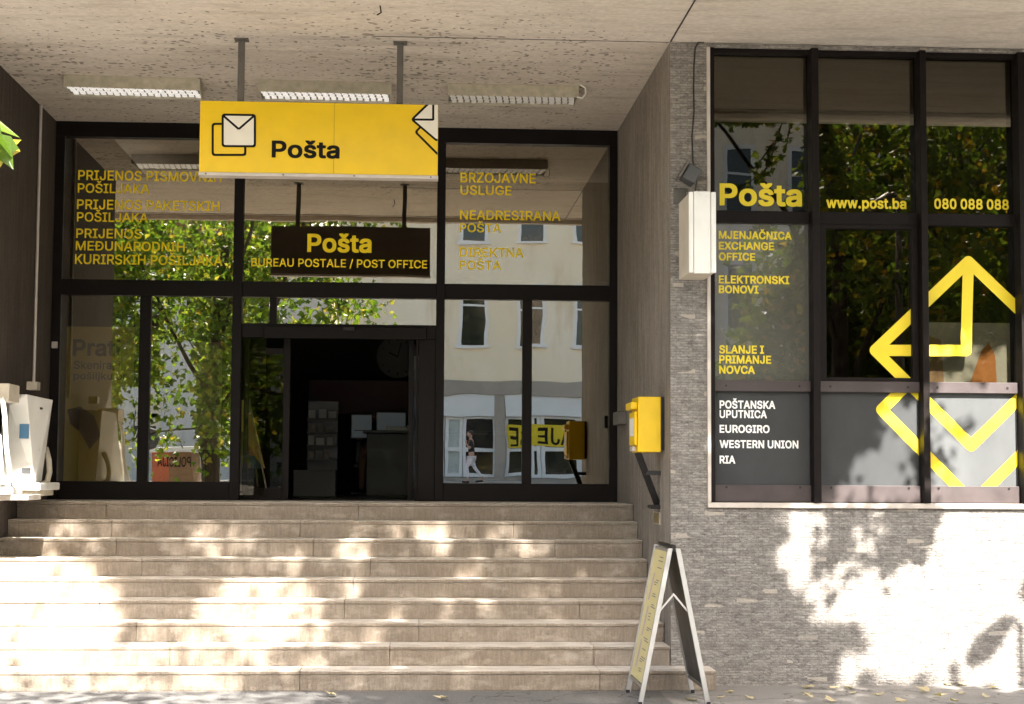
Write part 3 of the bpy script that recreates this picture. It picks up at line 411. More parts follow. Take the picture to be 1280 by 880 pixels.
'w': (579, '116,-17 125,-24 213,-24 222,-17 285,198 346,-17 355,-24 447,-22 454,-13 460,5 566,351 570,365 568,397 559,404 467,404 458,397 399,186 340,395 329,404 235,402 226,387 171,184 110,397 101,404 7,402 0,393 0,361'),
'Č': (522, '78,51 131,4 147,-4 189,-22 243,-30 299,-30 353,-20 393,-2 421,16 454,49 474,79 488,111 498,145 498,173 491,182 395,184 386,177 368,133 337,102 301,84 277,80 243,82 203,98 172,125 156,149 148,163 134,205 128,255 134,305 148,347 170,383 201,410 243,428 277,430 301,426 337,408 368,377 386,331 395,324 491,326 498,335 498,363 484,409 472,435 458,455 421,494 393,512 351,530 289,540 243,540 189,532 147,514 131,506 80,461 44,403 24,343 16,273 16,237 24,165 46,101|208,555 223,542 313,544 398,637 398,677 389,684 303,684 265,646 244,673 231,684 141,682 134,673 136,637'),
'Đ': (525, '50,-17 59,-24 247,-24 315,-16 375,6 395,20 434,53 468,103 490,167 498,237 498,273 490,343 470,403 446,441 421,470 383,500 319,526 253,534 59,534 50,527 48,307 -5,306 -16,295 -14,211 -5,204 48,203|161,82 160,203 287,206 294,215 294,295 283,306 161,306 160,427 231,428 281,420 313,406 343,382 368,345 382,299 386,257 382,211 368,167 346,131 309,102 263,86 225,82'),
'Š': (459, '56,27 75,8 123,-18 175,-30 253,-32 293,-28 335,-14 375,10 408,45 428,85 432,115 430,185 418,217 369,266 329,288 189,330 155,352 142,371 142,385 150,399 167,416 197,430 227,434 253,430 283,416 304,395 314,363 325,354 419,356 426,365 426,395 418,431 400,467 365,502 343,516 291,536 275,538 201,540 165,536 127,524 89,502 52,465 34,427 28,389 28,357 36,313 60,277 81,258 119,234 173,214 229,200 281,182 309,162 320,143 318,129 312,117 287,92 267,82 245,76 219,76 185,82 159,94 142,111 134,125 130,149 117,162 25,162 14,151 14,121 20,91 42,43|156,565 181,542 271,544 354,637 354,677 345,684 259,684 242,669 223,644 200,673 187,684 97,682 90,673 92,637'),
'š': (377, '38,23 67,-4 101,-22 139,-30 203,-32 241,-28 275,-18 305,0 336,31 352,65 356,91 356,123 350,157 332,185 317,200 287,220 245,234 183,248 145,264 136,275 138,283 153,298 171,306 189,308 207,304 223,296 238,279 244,263 255,254 287,254 341,268 348,277 348,307 322,357 299,380 271,396 239,406 135,406 99,394 71,378 42,349 26,315 24,253 28,227 48,193 95,160 135,146 223,124 235,116 242,105 240,99 225,84 209,76 169,72 143,82 128,97 118,123 107,132 79,132 25,120 12,107 12,79 20,53|128,425 143,412 233,414 318,507 318,547 309,554 223,554 185,516 164,543 151,554 61,552 54,543 56,507'),
' ': (188, ''),
}
_fc = {}
def _inside(q, p):
    r = False
    for a, b in zip(p, p[1:] + p[:1]):
        if (a[1] > q[1]) != (b[1] > q[1]) and q[0] < (b[0] - a[0]) * (q[1] - a[1]) / (b[1] - a[1]) + a[0]: r = not r
    return r
def font_mesh(body, off):
    k = (body, off)
    if k in _fc: return _fc[k]
    c = bpy.data.curves.new('t', 'CURVE'); c.dimensions = '2D'; c.fill_mode = 'BOTH'; x = 0
    for ch in body:
        adv, ol = GLY['b' if off > .02 else 'm'][ch]
        for ct in ol.split('|') if ol else []:
            p = [tuple(map(int, q.split(','))) for q in ct.split()]
            sp_ = c.splines.new('POLY'); sp_.points.add(len(p) - 1); sp_.use_cyclic_u = True
            for q, (px, py) in zip(sp_.points, p): q.co = ((px + x) / 1000, py / 1000, 0, 1)
        x += adv
    o = bpy.data.objects.new('t', c); COL.objects.link(o); dg = bpy.context.evaluated_depsgraph_get()
    me = bpy.data.meshes.new_from_object(o.evaluated_get(dg)); vs = [v.co.copy() for v in me.vertices]; fs = [tuple(p.vertices) for p in me.polygons]
    bpy.data.objects.remove(o); bpy.data.curves.remove(c); bpy.data.meshes.remove(me)
    _fc[k] = (vs, fs); return vs, fs
def capH(off): return max(v.y for v in font_mesh('H', off)[0])
def text(mb, body, X0, X1, Zb, cap, Y, off=.014, flip=False, th=.0015):   # lettering whose baseline runs X0..X1 at Zb, facing -Y (or +Y when flip)
    vs, fs = font_mesh(body, off); x0 = min(v.x for v in vs); x1 = max(v.x for v in vs); kz = cap / capH(off)
    yy = Y
    mb.add([(X0 + (v.x - x0) / (x1 - x0) * (X1 - X0), yy - v.z * .0004 * (-1 if X1 < X0 else 1), Zb + v.y * kz) for v in vs], fs)
def ptext(mb, body, xl, xr, yt, yb, Y, off=.014):   # the same, read off the photograph at its left end
    a = up(xl, yb, Y=Y); b = up(xl, yt, Y=Y); c = up(xr, yb, Y=Y); text(mb, body, a.x, c.x, a.z, b.z - a.z, Y, off)

# ------------------------------------------------------------------ ground
g = MB(); ys = [60, -13.2, -19, -22, -26, -30, -34, -38, -60, -200]; zs = [-.125, -.125, -.125, .05, .36, .70, 1.05, 1.42, 1.42, 1.42]
xs = [-160, -20, 20, 160]
g.add([(x, y, z) for y, z in zip(ys, zs) for x in xs], [(i * 4 + j, i * 4 + j + 1, (i + 1) * 4 + j + 1, (i + 1) * 4 + j) for i in range(len(ys) - 1) for j in range(3)])
struct(g, 'ground', M['ground'])
struct(MB().box(-40, 40, -12.9, .5, -.3, 0), 'pavement', M['tarmac'])
struct(MB().box(-40, 40, -13.1, -12.902, -.3, .006), 'kerb', M['kerb'], .015)
struct(MB().box(-40, 40, -44.6, -38.3, 1.2, 1.56), 'far_pavement', M['kerb'], .015)
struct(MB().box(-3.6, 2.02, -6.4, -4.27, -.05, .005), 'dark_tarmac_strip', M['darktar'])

# ------------------------------------------------------------------ the post office building
B = thing('post_office_building', 'post office building with stone clad wall, deep concrete soffit and dark glazed entrance', 'building', (0, 0, 0))
MB().box(-9, 9, SE, W - .002, ZC, ZC + .9).box(XL - .4, XR, W, .2, ZC, ZC + .9).build('soffit', M['soffit'], B)
jm = MB()
a = 0
MB().box(XR + .302, 9, W + .3, .2, ZC + .1, ZC + .9).build('roof_slab', M['soffit'], B); MB().box(-9, XL - .402, W + .3, .2, ZC + .1, ZC + .9).build('roof_slab', M['soffit'], B)
MB().box(-9, 9, SE, -4.6, ZC + .902, 16).box(-9, 9, -4.598, 9, ZC + .902, 16).build('upper_wall', M['stonefac'], B)
# joints in the soffit: shallow dark mastic fillets
j = MB().box(XR - .004, XR + .008, SE + .01, W - .01, ZC - .004, ZC + .01)
j.box(-.4, XR - .01, W + .01, W + .02, ZC - .003, ZC + .01)
j.box(-9, 9, SE + .22, SE + .25, ZC - .004, ZC + .01).build('soffit_joint', M['blackmetal'], B)
MB().box(-9, 9, SE + .001, SE + .12, ZC - .07, ZC - .001).build('soffit_lip', M['soffit'], B, .01)
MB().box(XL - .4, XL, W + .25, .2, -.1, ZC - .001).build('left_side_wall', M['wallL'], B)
MB().box(XR, XR + .03, W + .012, .2, 0, ZC - .001).build('right_side_wall', M['wallR'], B)
# stone cladding round the display window opening
DW = dict(x0=2.50, x1=5.36, z0=1.50, z1=5.49)
bw = MB().box(XR + .002, DW['x0'], W, W + .3, -.1, ZC - .002).box(DW['x0'], 9, W, W + .3, -.1, DW['z0']).box(DW['x1'], 9, W, W + .3, DW['z0'], ZC - .002)
bw.box(DW['x0'], DW['x1'], W + .01, W + .3, DW['z1'], ZC - .002)
bw.build('stone_wall', M['brick'], B)
MB().box(-9, XL - .402, W + .25, W + .5, -.1, ZC - .002).build('stone_wall', M['brick'], B)

# entrance glazing -------------------------------------------------
GY = 0.0
fr = MB()
Z1, Z2, Z3, ZT = 3.826, 3.660, 1.680, 5.366
xa0, xa1, xb0, xb1 = -1.957, -1.858, .221, .312
fr.box(XL + .002, XR - .002, -.06, .10, ZT, ZC - .002)                      # head
fr.box(XL + .002, -3.77, -.06, .10, ZL + .002, ZT).box(2.095, XR - .002, -.06, .10, ZL + .002, ZT)
for x0, x1 in ((xa0, xa1), (xb0, xb1)): fr.box(x0, x1, -.075, .10, ZL + .002, ZT)
for x0, x1 in ((-3.77, xa0), (xa1, xb0), (xb1, 2.095)): fr.box(x0, x1, -.058, .095, Z2, Z1)
for x0, x1 in ((-3.77, xa0), (xb1, 2.095)): fr.box(x0, x1, -.05, .09, ZL + .002, Z3)
fr.box(-2.937, -2.821, -.05, .09, Z3, Z2).box(1.155, 1.258, -.05, .09, Z3, Z2)
# door portal
ZH1, ZH2 = 3.375, 3.225
fr.box(xa1, xb0, -.045, .09, ZH2, ZH1)
fr.box(-1.565, -1.49, -.04, .085, ZH1, Z2).box(.04, xb0, -.03, .085, ZL + .003, ZH2).box(.012, .034, -.03, .085, ZL + .003, ZH2)
fr.build('entrance_frame', M['frame'], B, .004)
hd = MB().box(-1.62, .12, -.085, -.046, ZH2 - .01, ZH1 - .03).build('door_header', M['frame'], B, .006)
sen = up(436, 411, Y=-.1); MB().box(sen.x - .06, sen.x + .06, -.11, -.086, sen.z - .018, sen.z + .02).build('door_sensor', M['blackmetal'], hd, .005)
def pane(x0, x1, z0, z1, mat=None, Y=GY, name='glass_pane'):
    return MB().box(x0 - .004, x1 + .004, Y - .004, Y + .004, z0 - .004, z1 + .004).build(name, mat or M['glass'], B)
pUL = pane(-3.77, xa0, Z1, ZT); pUM = pane(xa1, xb0, Z1, ZT); pUR = pane(xb1, 2.095, Z1, ZT)
pane(-3.77, -2.937, Z3, Z2); pane(-2.821, xa0, Z3, Z2); pane(xb1, 1.155, Z3, Z2); pane(1.258, 2.095, Z3, Z2)
pane(xa1, -1.565, ZH1, Z2); pane(-1.49, xb0, ZH1, Z2)
pane(xa1, -1.60, ZL + .06, ZH2, M['glassd'])
# sliding leaves, parked open behind the side lights
def leaf(x0, x1, lab):
    f = MB().box(x0, x0 + .055, .13, .17, ZL + .01, ZH2).box(x1 - .075, x1, .13, .17, ZL + .01, ZH2).box(x0 + .055, x1 - .075, .13, .17, ZH2 - .17, ZH2 - .10).box(x0 + .055, x1 - .075, .13, .17, ZL + .01, ZL + .13)
    o = f.build('sliding_door', M['frame'], B, .004)
    MB().box(x0 + .05, x1 - .07, .146, .154, ZL + .12, ZH2 - .1).build('door_glass', M['glassd'], o)
leaf(-1.84, -1.345, ''); leaf(-.07, .215, '')
for body, xl, xr, yt, yb, off in [('PRIJENOS PISMOVNIH', 97.5, 277, 212.5, 224.5, .013), ('POŠILJAKA', 97, 187, 229, 240.5, .013), ('PRIJENOS PAKETSKIH', 96, 274.5, 249, 261, .013),
        ('POŠILJAKA', 96, 185, 265, 276.5, .013), ('PRIJENOS', 95, 177, 285.5, 297, .013), ('MEĐUNARODNIH', 94.5, 231, 301, 312.5, .013), ('KURIRSKIH POŠILJAKA', 93.5, 278, 317.5, 329.5, .013)]:
    t = MB(); ptext(t, body, xl, xr, yt, yb, GY - .007, off); t.build('lettering', M['dletter'], pUL)
for body, xl, xr, yt, yb, off in [('Pošta', 384, 464.5, 292, 314, .03), ('BUREAU POSTALE / POST OFFICE', 314, 534, 322.5, 332.5, .016)]:
    t = MB(); ptext(t, body, xl, xr, yt, yb, GY - .007, off); t.build('lettering', M['dletter'], pUM)
for body, xl, xr, yt, yb in [('BRZOJAVNE', 575.5, 669.5, 215.5, 227.5), ('USLUGE', 575.5, 639.5, 231.5, 243), ('NEADRESIRANA', 575, 700.5, 262.5, 274), ('POŠTA', 574.5, 626.5, 279, 289.7),
        ('DIREKTNA', 574.5, 654.5, 309, 320.5), ('POŠTA', 574, 626.5, 325.5, 336.5)]:
    t = MB(); ptext(t, body, xl, xr, yt, yb, GY - .007, .013); t.build('lettering', M['dletter'], pUR)

# display window -----------------------------------------------------
WY = W + .10
def wx(x, y, Y=WY): return up(x, y, Y=Y).x
def wz(x, y, Y=WY): return up(x, y, Y=Y).z
c1 = (wx(891, 300), wx(1012, 300)); c2 = (wx(1023.5, 300), wx(1146, 300)); c3 = (wx(1156.5, 300), wx(1275, 300))
zr = dict(t=wz(1000, 71), a=wz(1000, 265.5), b=wz(1000, 280.5), c=wz(1000, 476.5), d=wz(1000, 490), e=wz(1000, 606.5), f=wz(1000, 629))
f = MB()
f.box(DW['x0'] + .03, c1[0], W + .0, W + .14, DW['z0'] + .05, DW['z1'])
f.box(c1[0], 5.358, W + .02, W + .14, zr['t'], DW['z1'])
mul = [(wx(1015.5, 265, W - .06), wx(1024.5, 265, W - .06)), (wx(1152.5, 330, W - .06), wx(1160.5, 330, W - .06)), (wx(1276, 330, W - .06), wx(1286, 330, W - .06))]
for x0, x1 in mul: f.box(x0, x1, W - .06, W + .14, DW['z0'] + .05, DW['z1'] - .003)
for x0, x1 in ((c1[0], mul[0][0]), (mul[0][1], mul[1][0]), (mul[1][1], mul[2][0])):
    f.box(x0, x1, W + .045, W + .14, zr['a'], zr['b'] if False else zr['a'])
f.build('display_window_frame', M['frame'], B, .003)
for x0, x1 in ((c1[0], mul[0][0]), (mul[0][1], mul[1][0]), (mul[1][1], mul[2][0])):
    MB().box(x0 + .001, x1 - .001, W + .045, W + .13, zr['b'], zr['a']).build('window_rail', M['frame'], B, .003)
    for za, zb, zs_ in ((zr['d'], zr['c'], (zr['c'] + zr['d']) / 2), (DW['z0'] + .05, zr['e'], zr['e'] - .02)):
        rlo = MB().box(x0 + .001, x1 - .001, W + .045, W + .13, za, zb).build('window_rail', M['railm'], B, .003)
        for k in (.12, .88):
            X = x0 + (x1 - x0) * k; MB().tube([(X, W + .046, zs_), (X, W + .04, zs_)], .011, 8).build('screw_cap', M['blackmetal'], rlo)
tv0, tv1 = wx(1031, 380), wx(1138, 380); tz0, tz1 = wz(1085, 472.5), wz(1085, 287)
tf = MB().box(mul[0][1] + .001, tv0, W + .05, W + .13, zr['c'], zr['b']).box(tv1, mul[1][0] - .001, W + .05, W + .13, zr['c'], zr['b']).box(tv0, tv1, W + .05, W + .13, tz1, zr['b']).box(tv0, tv1, W + .05, W + .13, zr['c'], tz0)
tf.build('casement_frame', M['frame'], B, .004)
def wp(c, z0, z1, mat): return pane(c[0] - .02, c[1] + .02, z0, z1, mat, WY)
p11 = wp(c1, zr['a'], zr['t'], M['glassw']); p12 = wp(c2, zr['a'], zr['t'], M['glassw']); p13 = wp(c3, zr['a'], zr['t'], M['glassw'])
p21 = wp(c1, zr['c'], zr['b'], M['haze_film']); p22 = wp((tv0, tv1), tz0, tz1, M['glassw']); p23 = wp(c3, zr['c'], zr['b'], M['glassw'])
p31 = wp(c1, zr['e'], zr['d'], M['film_dark']); p32 = wp(c2, zr['e'], zr['d'], M['film_dark']); p33 = wp(c3, zr['e'], zr['d'], M['film'])
TY = WY - .007
def wt(p, lines, mat, off):
    for body, xl, xr, yt, yb in lines:
        t = MB(); ptext(t, body, xl, xr, yt, yb, TY, off); t.build('lettering', mat, p)
wt(p11, [('Pošta', 899.5, 1002.5, 229, 255.5)], M['yletter'], .028)
wt(p12, [('www.post.ba', 1033, 1133, 246.5, 259.3)], M['yletter'], .024)
wt(p13, [('080 088 088', 1168, 1261, 248, 260.5)], M['yletter'], .024)
wt(p21, [('MJENJAČNICA', 898.5, 989.5, 288.5, 298), ('EXCHANGE', 898.5, 967.5, 302, 311.5), ('OFFICE', 898.5, 944, 315.7, 325), ('ELEKTRONSKI', 898.5, 986.5, 344, 353.7), ('BONOVI', 898.5, 948, 356.5, 366),
         ('SLANJE I', 899, 955, 431.5, 441.3), ('PRIMANJE', 899, 964, 444, 453.8), ('NOVCA', 899, 943.5, 457, 466.7)], M['yletter'], .024)
wt(p31, [('POŠTANSKA', 899.5, 969, 500.5, 510.2), ('UPUTNICA', 899.5, 958.5, 512.5, 522), ('EUROGIRO', 899.5, 962, 531, 540.5), ('WESTERN UNION', 899.5, 998, 550, 559.5), ('RIA', 899.5, 919, 569.5, 579)], M['wletter'], .03)
# the two interlaced yellow envelopes, cut where the frame interrupts them
def clip(poly, x0, x1, z0, z1):
    for ax, lim, sg in ((0, x0, 1), (0, x1, -1), (1, z0, 1), (1, z1, -1)):
        out = []
        for i in range(len(poly)):
            p, q = poly[i], poly[(i + 1) % len(poly)]; dp = (p[ax] - lim) * sg; dq = (q[ax] - lim) * sg
            if dp >= 0: out.append(p)
            if dp * dq < 0:
                k = dp / (dp - dq); out.append((p[0] + (q[0] - p[0]) * k, p[1] + (q[1] - p[1]) * k))
        poly = out
        if len(poly) < 3: return None
    return poly
def strokes(segs, wd, cl, Y0, name, mat, parent, corners=()):
    mb = MB(); k = 0
    shp = []
    for a, b in segs:
        a, b = Vector(a), Vector(b); d = (b - a).normalized(); n = Vector((-d.y, d.x)) * wd / 2
        shp.append([tuple(a - n), tuple(b - n), tuple(b + n), tuple(a + n)])
    for c in corners: shp.append([(c[0] + math.cos(2 * math.pi * q / 20) * wd / 2, c[1] + math.sin(2 * math.pi * q / 20) * wd / 2) for q in range(20)])
    for p in shp:
        p = clip(p, *cl)
        if not p: continue
        y = Y0 - .0004 * k; k += 1
        n = len(p); mb.add([(x, y, z) for x, z in p], [tuple(range(n))])
    if mb.v: return mb.build(name, mat, parent)
def PX(x, y): q = up(x, y, Y=TY); return (q.x, q.z)
T_, L_, B_, R_ = PX(1210.5, 327), PX(1094, 438), PX(1214, 557), PX(1331, 442); C_ = PX(1207.5, 438)
E1 = [(T_, L_), (L_, B_), (B_, R_), (R_, T_), (L_, C_), (C_, T_)]
L2, B2, R2 = PX(1102, 512), PX(1216, 628), PX(1333, 512); J2 = PX(1135, 480); J3 = PX(1300, 480)
E2 = [(L2, B2), (B2, R2), (L2, J2), (R2, J3)]
for p, c, z0, z1, segs, cor in ((p22, (tv0, tv1), tz0, tz1, E1, [L_]), (p23, c3, zr['c'], zr['b'], E1, [T_, C_]), (p32, c2, zr['e'], zr['d'], E1 + E2, [L2]), (p33, c3, zr['e'], zr['d'], E1 + E2, [B_])):
    strokes(segs, .098, (c[0], c[1], z0, z1), TY, 'envelope_emblem', M['yletter'], p, cor)
# trim round the window
MB().box(DW['x0'], DW['x0'] + .031, W - .02, W + .10, DW['z0'] + .045, DW['z1'] - .001).box(DW['x0'], 5.39, W - .035, W + .10, DW['z0'], DW['z0'] + .044).build('window_trim', M['trim'], B, .004)
# display room and hall behind the glass
dr = MB().box(2.5, 5.7, -3.4, -3.38, ZL - .6, ZC).box(2.48, 2.5, -3.72, -3.4, ZL - .6, ZC).box(5.7, 5.72, -3.72, -3.4, ZL - .6, ZC)
dr = MB().box(2.46, 6.6, -.6, -.5, .8, ZC).box(2.36, 2.46, W + .302, -.5, .8, ZC).box(6.6, 6.7, W + .302, -.5, .8, ZC).box(2.46, 6.6, W + .302, -.6, .7, .8)
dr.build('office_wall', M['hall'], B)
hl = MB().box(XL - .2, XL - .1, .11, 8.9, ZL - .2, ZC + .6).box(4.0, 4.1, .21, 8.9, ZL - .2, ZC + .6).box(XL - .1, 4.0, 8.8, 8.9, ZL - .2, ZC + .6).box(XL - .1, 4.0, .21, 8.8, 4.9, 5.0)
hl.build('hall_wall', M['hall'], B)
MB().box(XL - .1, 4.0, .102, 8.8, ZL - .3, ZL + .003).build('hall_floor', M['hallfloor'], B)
MB().box(-1.5, .9, 5.9, 6.0, 2.62, 3.1).build('hall_fascia', M['red'], B)

# stone stairs -----------------------------------------------------------
ST = thing('stone_staircase', 'wide flight of nine weathered beige stone steps in front of the glazed entrance', 'stairs', (0, -2.8, 0))
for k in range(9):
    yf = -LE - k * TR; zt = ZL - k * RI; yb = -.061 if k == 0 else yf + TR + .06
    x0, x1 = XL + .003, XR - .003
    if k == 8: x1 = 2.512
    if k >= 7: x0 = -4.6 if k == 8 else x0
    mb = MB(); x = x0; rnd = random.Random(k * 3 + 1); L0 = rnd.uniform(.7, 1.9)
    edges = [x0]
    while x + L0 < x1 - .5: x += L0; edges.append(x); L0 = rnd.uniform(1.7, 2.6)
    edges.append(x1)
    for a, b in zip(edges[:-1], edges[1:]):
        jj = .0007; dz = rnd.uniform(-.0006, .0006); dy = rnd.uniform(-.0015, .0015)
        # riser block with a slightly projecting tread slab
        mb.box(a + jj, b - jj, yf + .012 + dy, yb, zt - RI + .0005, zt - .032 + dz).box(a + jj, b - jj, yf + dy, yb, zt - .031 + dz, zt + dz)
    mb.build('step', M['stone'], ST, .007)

# ------------------------------------------------------------------ hanging sign
SY = -3.74
q0 = up(248.5, 219, Y=SY); q1 = up(548, 131, Y=SY); q2 = up(249, 125.5, Y=SY)
sx0, sx1, sz0, sz1 = q0.x, q1.x, q0.z, (q1.z + q2.z) / 2
sg = thing('hanging_sign', 'long yellow sign with envelope emblem hung from the soffit on two steel posts', 'sign', ((sx0 + sx1) / 2, SY, sz1))
MB().box(sx0, sx1, SY + .02, SY + .13, sz0 + .03, sz1).build('sign_case', M['signback'], sg, .004)
MB().box(sx0 + .001, sx1 - .001, SY, SY + .018, sz0 + .03, sz1 - .001).build('sign_face', M['yellow'], sg, .003)
MB().box(sx0 - .004, sx1 + .004, SY - .004, SY + .134, sz0, sz0 + .0285).build('bottom_trim', M['trim'], sg, .003)
for x in (-1.532, -.157):
    MB().box(x - .028, x + .028, SY + .05, SY + .10, sz1 + .001, ZC - .012).build('post', M['steel'], sg, .004)
    MB().box(x - .06, x + .06, SY + .02, SY + .14, ZC - .0115, ZC - .001).build('post_plate', M['steel'], sg)
SF = SY - .003
for x_ in (417,):
    a_ = up(x_, 214, Y=SY); MB().box(a_.x - .0025, a_.x + .0025, SY - .001, SY - .0002, sz0 + .034, sz1 - .004).build('seam', pm('sign_seam', (.42, .26, .0), .6), sg)
for x_ in (sx0 + .06, sx0 + .72, sx1 - .72, sx1 - .06): MB().tube([(x_, SY - .0045, sz0 + .014), (x_, SY - .009, sz0 + .014)], .008, 8).build('screw', M['steel'], sg)
def SP(x, y): q = up(x, y, Y=SF); return (q.x, q.z)
t = MB(); ptext(t, 'Pošta', 339.5, 424.5, 175.5, 196, SF, .03); t.build('lettering', M['black'], sg)
def rrect(pts, r, n=5):
    out = []
    for i in range(len(pts)):
        a, b, c = Vector(pts[i - 1]), Vector(pts[i]), Vector(pts[(i + 1) % len(pts)]); u = (a - b).normalized(); v = (c - b).normalized()
        p0, p1 = b + u * r, b + v * r
        for k in range(n + 1):
            tt = k / n; out.append(tuple(p0 * (1 - tt) ** 2 + b * 2 * tt * (1 - tt) + p1 * tt ** 2))
    return out
def flat(poly, y, mat, name, parent):
    mb = MB(); mb.add([(x, y, z) for x, z in poly], [tuple(range(len(poly)))]); return mb.build(name, mat, parent)
def inset(pts, d):
    c = sum((Vector(p) for p in pts), Vector((0, 0))) / len(pts); out = []
    for p in pts: v = Vector(p) - c; out.append(tuple(c + v * (1 - d / (abs(v.x) if abs(v.x) > abs(v.y) else abs(v.y)))))
    return out
def envelope(o, flapc, y, fill, flap, clipbox=None, name='envelope_emblem', sw=.019, rot=False):
    # o: four corners; drawn as dark rounded outline with a lighter inside and a flap line
    def put(poly, yy, mat):
        p = clip(poly, *clipbox) if clipbox else poly
        if p: flat(p, yy, mat, name, sg)
    put(rrect(o, .03), y, M['black'])
    c = sum((Vector(p) for p in o), Vector((0, 0))) / 4
    h = (Vector(o[1]) - Vector(o[0])).length / 2
    inn = [tuple(c + (Vector(p) - c) * (1 - sw / h)) for p in o]
    put(rrect(inn, .016), y - .0006, fill)
    if flap:
        for a, b in flap:
            a, b = Vector(a), Vector(b); d = (b - a).normalized(); n = Vector((-d.y, d.x)) * sw / 2
            put([tuple(a - n), tuple(b - n), tuple(b + n), tuple(a + n)], y - .0012 - .0003 * (flap.index((tuple(a), tuple(b))) if (tuple(a), tuple(b)) in flap else 0), M['black'])
A = [SP(264.5, 153.5), SP(264.5, 195), SP(308, 195), SP(308, 153.5)]; envelope(A, None, SF, M['yellow'], None)
A = [SP(277, 142), SP(277, 184), SP(320, 184.3), SP(320, 142.6)]; c_ = SP(298.5, 161.5)
envelope(A, None, SF - .002, M['cream'], [(SP(279.5, 145), c_), (c_, SP(317.5, 145))])
cb = (sx0, sx1 - .004, sz0 + .032, sz1 - .002)
o2 = [SP(517.5, 165), SP(548, 195.5), SP(578.5, 165), SP(548, 134.5)]; envelope(o2, None, SF, M['yellow'], None, cb)
o1 = [SP(513, 149.5), SP(546.5, 178), SP(576, 149.5), SP(543.5, 120)]; envelope(o1, None, SF - .002, M['cream'], [(SP(515, 149.5), SP(541.5, 149.7)), (SP(541.5, 150.5), SP(541.5, 121))], cb)

# ------------------------------------------------------------------ ceiling lights
def clight(xa, ya, xb, yb, label, lit, tilt=0):
    a = up(xa, ya, Z=ZC); b = up(xb, yb, Z=ZC); c = (a + b) / 2; L = (b - a).length; D = .42; H = .115
    o = thing('ceiling_light', label, 'ceiling light', (c.x, c.y + D / 2, ZC - .001), 'louvred lights under the soffit')
    ang = math.atan2(b.y - a.y, b.x - a.x) + tilt
    h = MB().box(-L / 2, L / 2, -D / 2, -D / 2 + .012, -H, 0).box(-L / 2, L / 2, D / 2 - .012, D / 2, -H, 0).box(-L / 2, -L / 2 + .012, -D / 2 + .012, D / 2 - .012, -H, 0).box(L / 2 - .012, L / 2, -D / 2 + .012, D / 2 - .012, -H, 0).box(-L / 2 + .012, L / 2 - .012, -D / 2 + .012, D / 2 - .012, -.012, -.001)
    h.build('housing', M['housing'], o, .003, local=True)
    MB().box(-L / 2 + .014, L / 2 - .014, -D / 2 + .014, D / 2 - .014, -H + .03, -H + .036).build('louvre_gap', M['darkbox'], o, local=True)
    n = 19; l = MB(); cw = (L - .05) / n
    for k in range(n):
        for r_ in range(3):
            xa_ = -L / 2 + .025 + cw * k; ya_ = -D / 2 + .022 + (D - .044) / 3 * r_; sk = .012 * (r_ - 1)
            l.box(xa_ + .009 + sk, xa_ + cw - .010 + sk, ya_ + .010, ya_ + (D - .044) / 3 - .010, -H + .012 + .003 * ((k * 7 + r_ * 3) % 3), -H + .029)
    l.build('louvre', M['louvre_lit'] if lit else M['louvre'], o, local=True)
    o.rotation_euler = (0, 0, ang); return o
clight(78, 93, 249, 98, 'louvred ceiling light left of the yellow sign, nearest the dark side wall', True)
clight(322, 99, 489, 103, 'louvred ceiling light behind the yellow sign, between its two posts', True)
l3 = clight(560, 104, 724, 107, 'dull grey louvred ceiling light right of the yellow sign, loose wire at its end', False)
e = up(728, 108, Z=ZC - .02); tw = MB().tube([(e.x - .02, e.y, ZC - .004), (e.x + .03, e.y + .02, ZC - .03), (e.x + .035, e.y + .02, ZC - .09), (e.x + .0, e.y + .02, ZC - .13), (e.x - .05, e.y + .02, ZC - .12)], .008, 6)
tw2 = MB(); inv = Matrix.Rotation(-l3.rotation_euler.z, 4, 'Z') @ Matrix.Translation(-Vector(l3.location))
tw2.add([inv @ Vector(v) for v in tw.v], tw.f); tw2.build('loose_wire', M['white'], l3, local=True)
h_ = up(475, 7, Z=ZC); solo(MB().tube([(h_.x, h_.y, ZC + .002), (h_.x + .01, h_.y - .01, ZC - .06), (h_.x - .02, h_.y - .05, ZC - .09)], .006, 6), 'ceiling_hook', M['blackmetal'], 'small black hook sticking out of the soffit above the yellow sign', 'hook')

# ------------------------------------------------------------------ projecting light box sign, flood light, cables
lb = thing('projecting_light_box', 'white projecting light box fixed beside the display window on the stone wall', 'light box', (2.45, W, 3.7))
LY = W - .62
a = up(861.5, 340.5, Y=LY); b = up(895, 240, Y=LY)
MB().box(a.x + .003, b.x - .003, LY + .03, W - .05, a.z + .003, b.z - .003).build('case', M['dirty'], lb, .01)
wv = b.x - a.x
MB().box(a.x, a.x + wv * .16, LY, LY + .03, a.z, b.z).box(a.x + wv * .18, b.x - wv * .2, LY + .004, LY + .03, a.z - .005, b.z + .005).box(b.x - wv * .18, b.x, LY, LY + .03, a.z, b.z).build('front_panel', M['white'], lb, .004)
MB().box(a.x + .05, b.x - .05, W - .052, W - .001, a.z + .1, b.z - .1).build('wall_bracket', M['steel'], lb)
q = up(849, 245, Y=W - .01); solo(MB().box(q.x - .05, q.x + .06, W - .012, W - .001, q.z - .07, q.z + .07), 'junction_plate', M['steel'], 'grey metal plate on the stone wall below the flood light', 'wall plate', bevel=.004)
fl = thing('flood_light', 'small dark flood light on an arm at the edge of the stone wall', 'flood light', (2.4, W, 4.2))
q = up(864, 219, Y=W - .2); 
fm = MB(); dx = Vector((.8, -.25, -.5)).normalized(); 
fm.obox(q - dx * .0 + Vector((-.06, 0, .03)), q + Vector((.045, -.02, -.035)), Vector((.035, 0, .06)), (0, .10, 0)); fm.build('lamp_body', M['darkbox'], fl, .01)
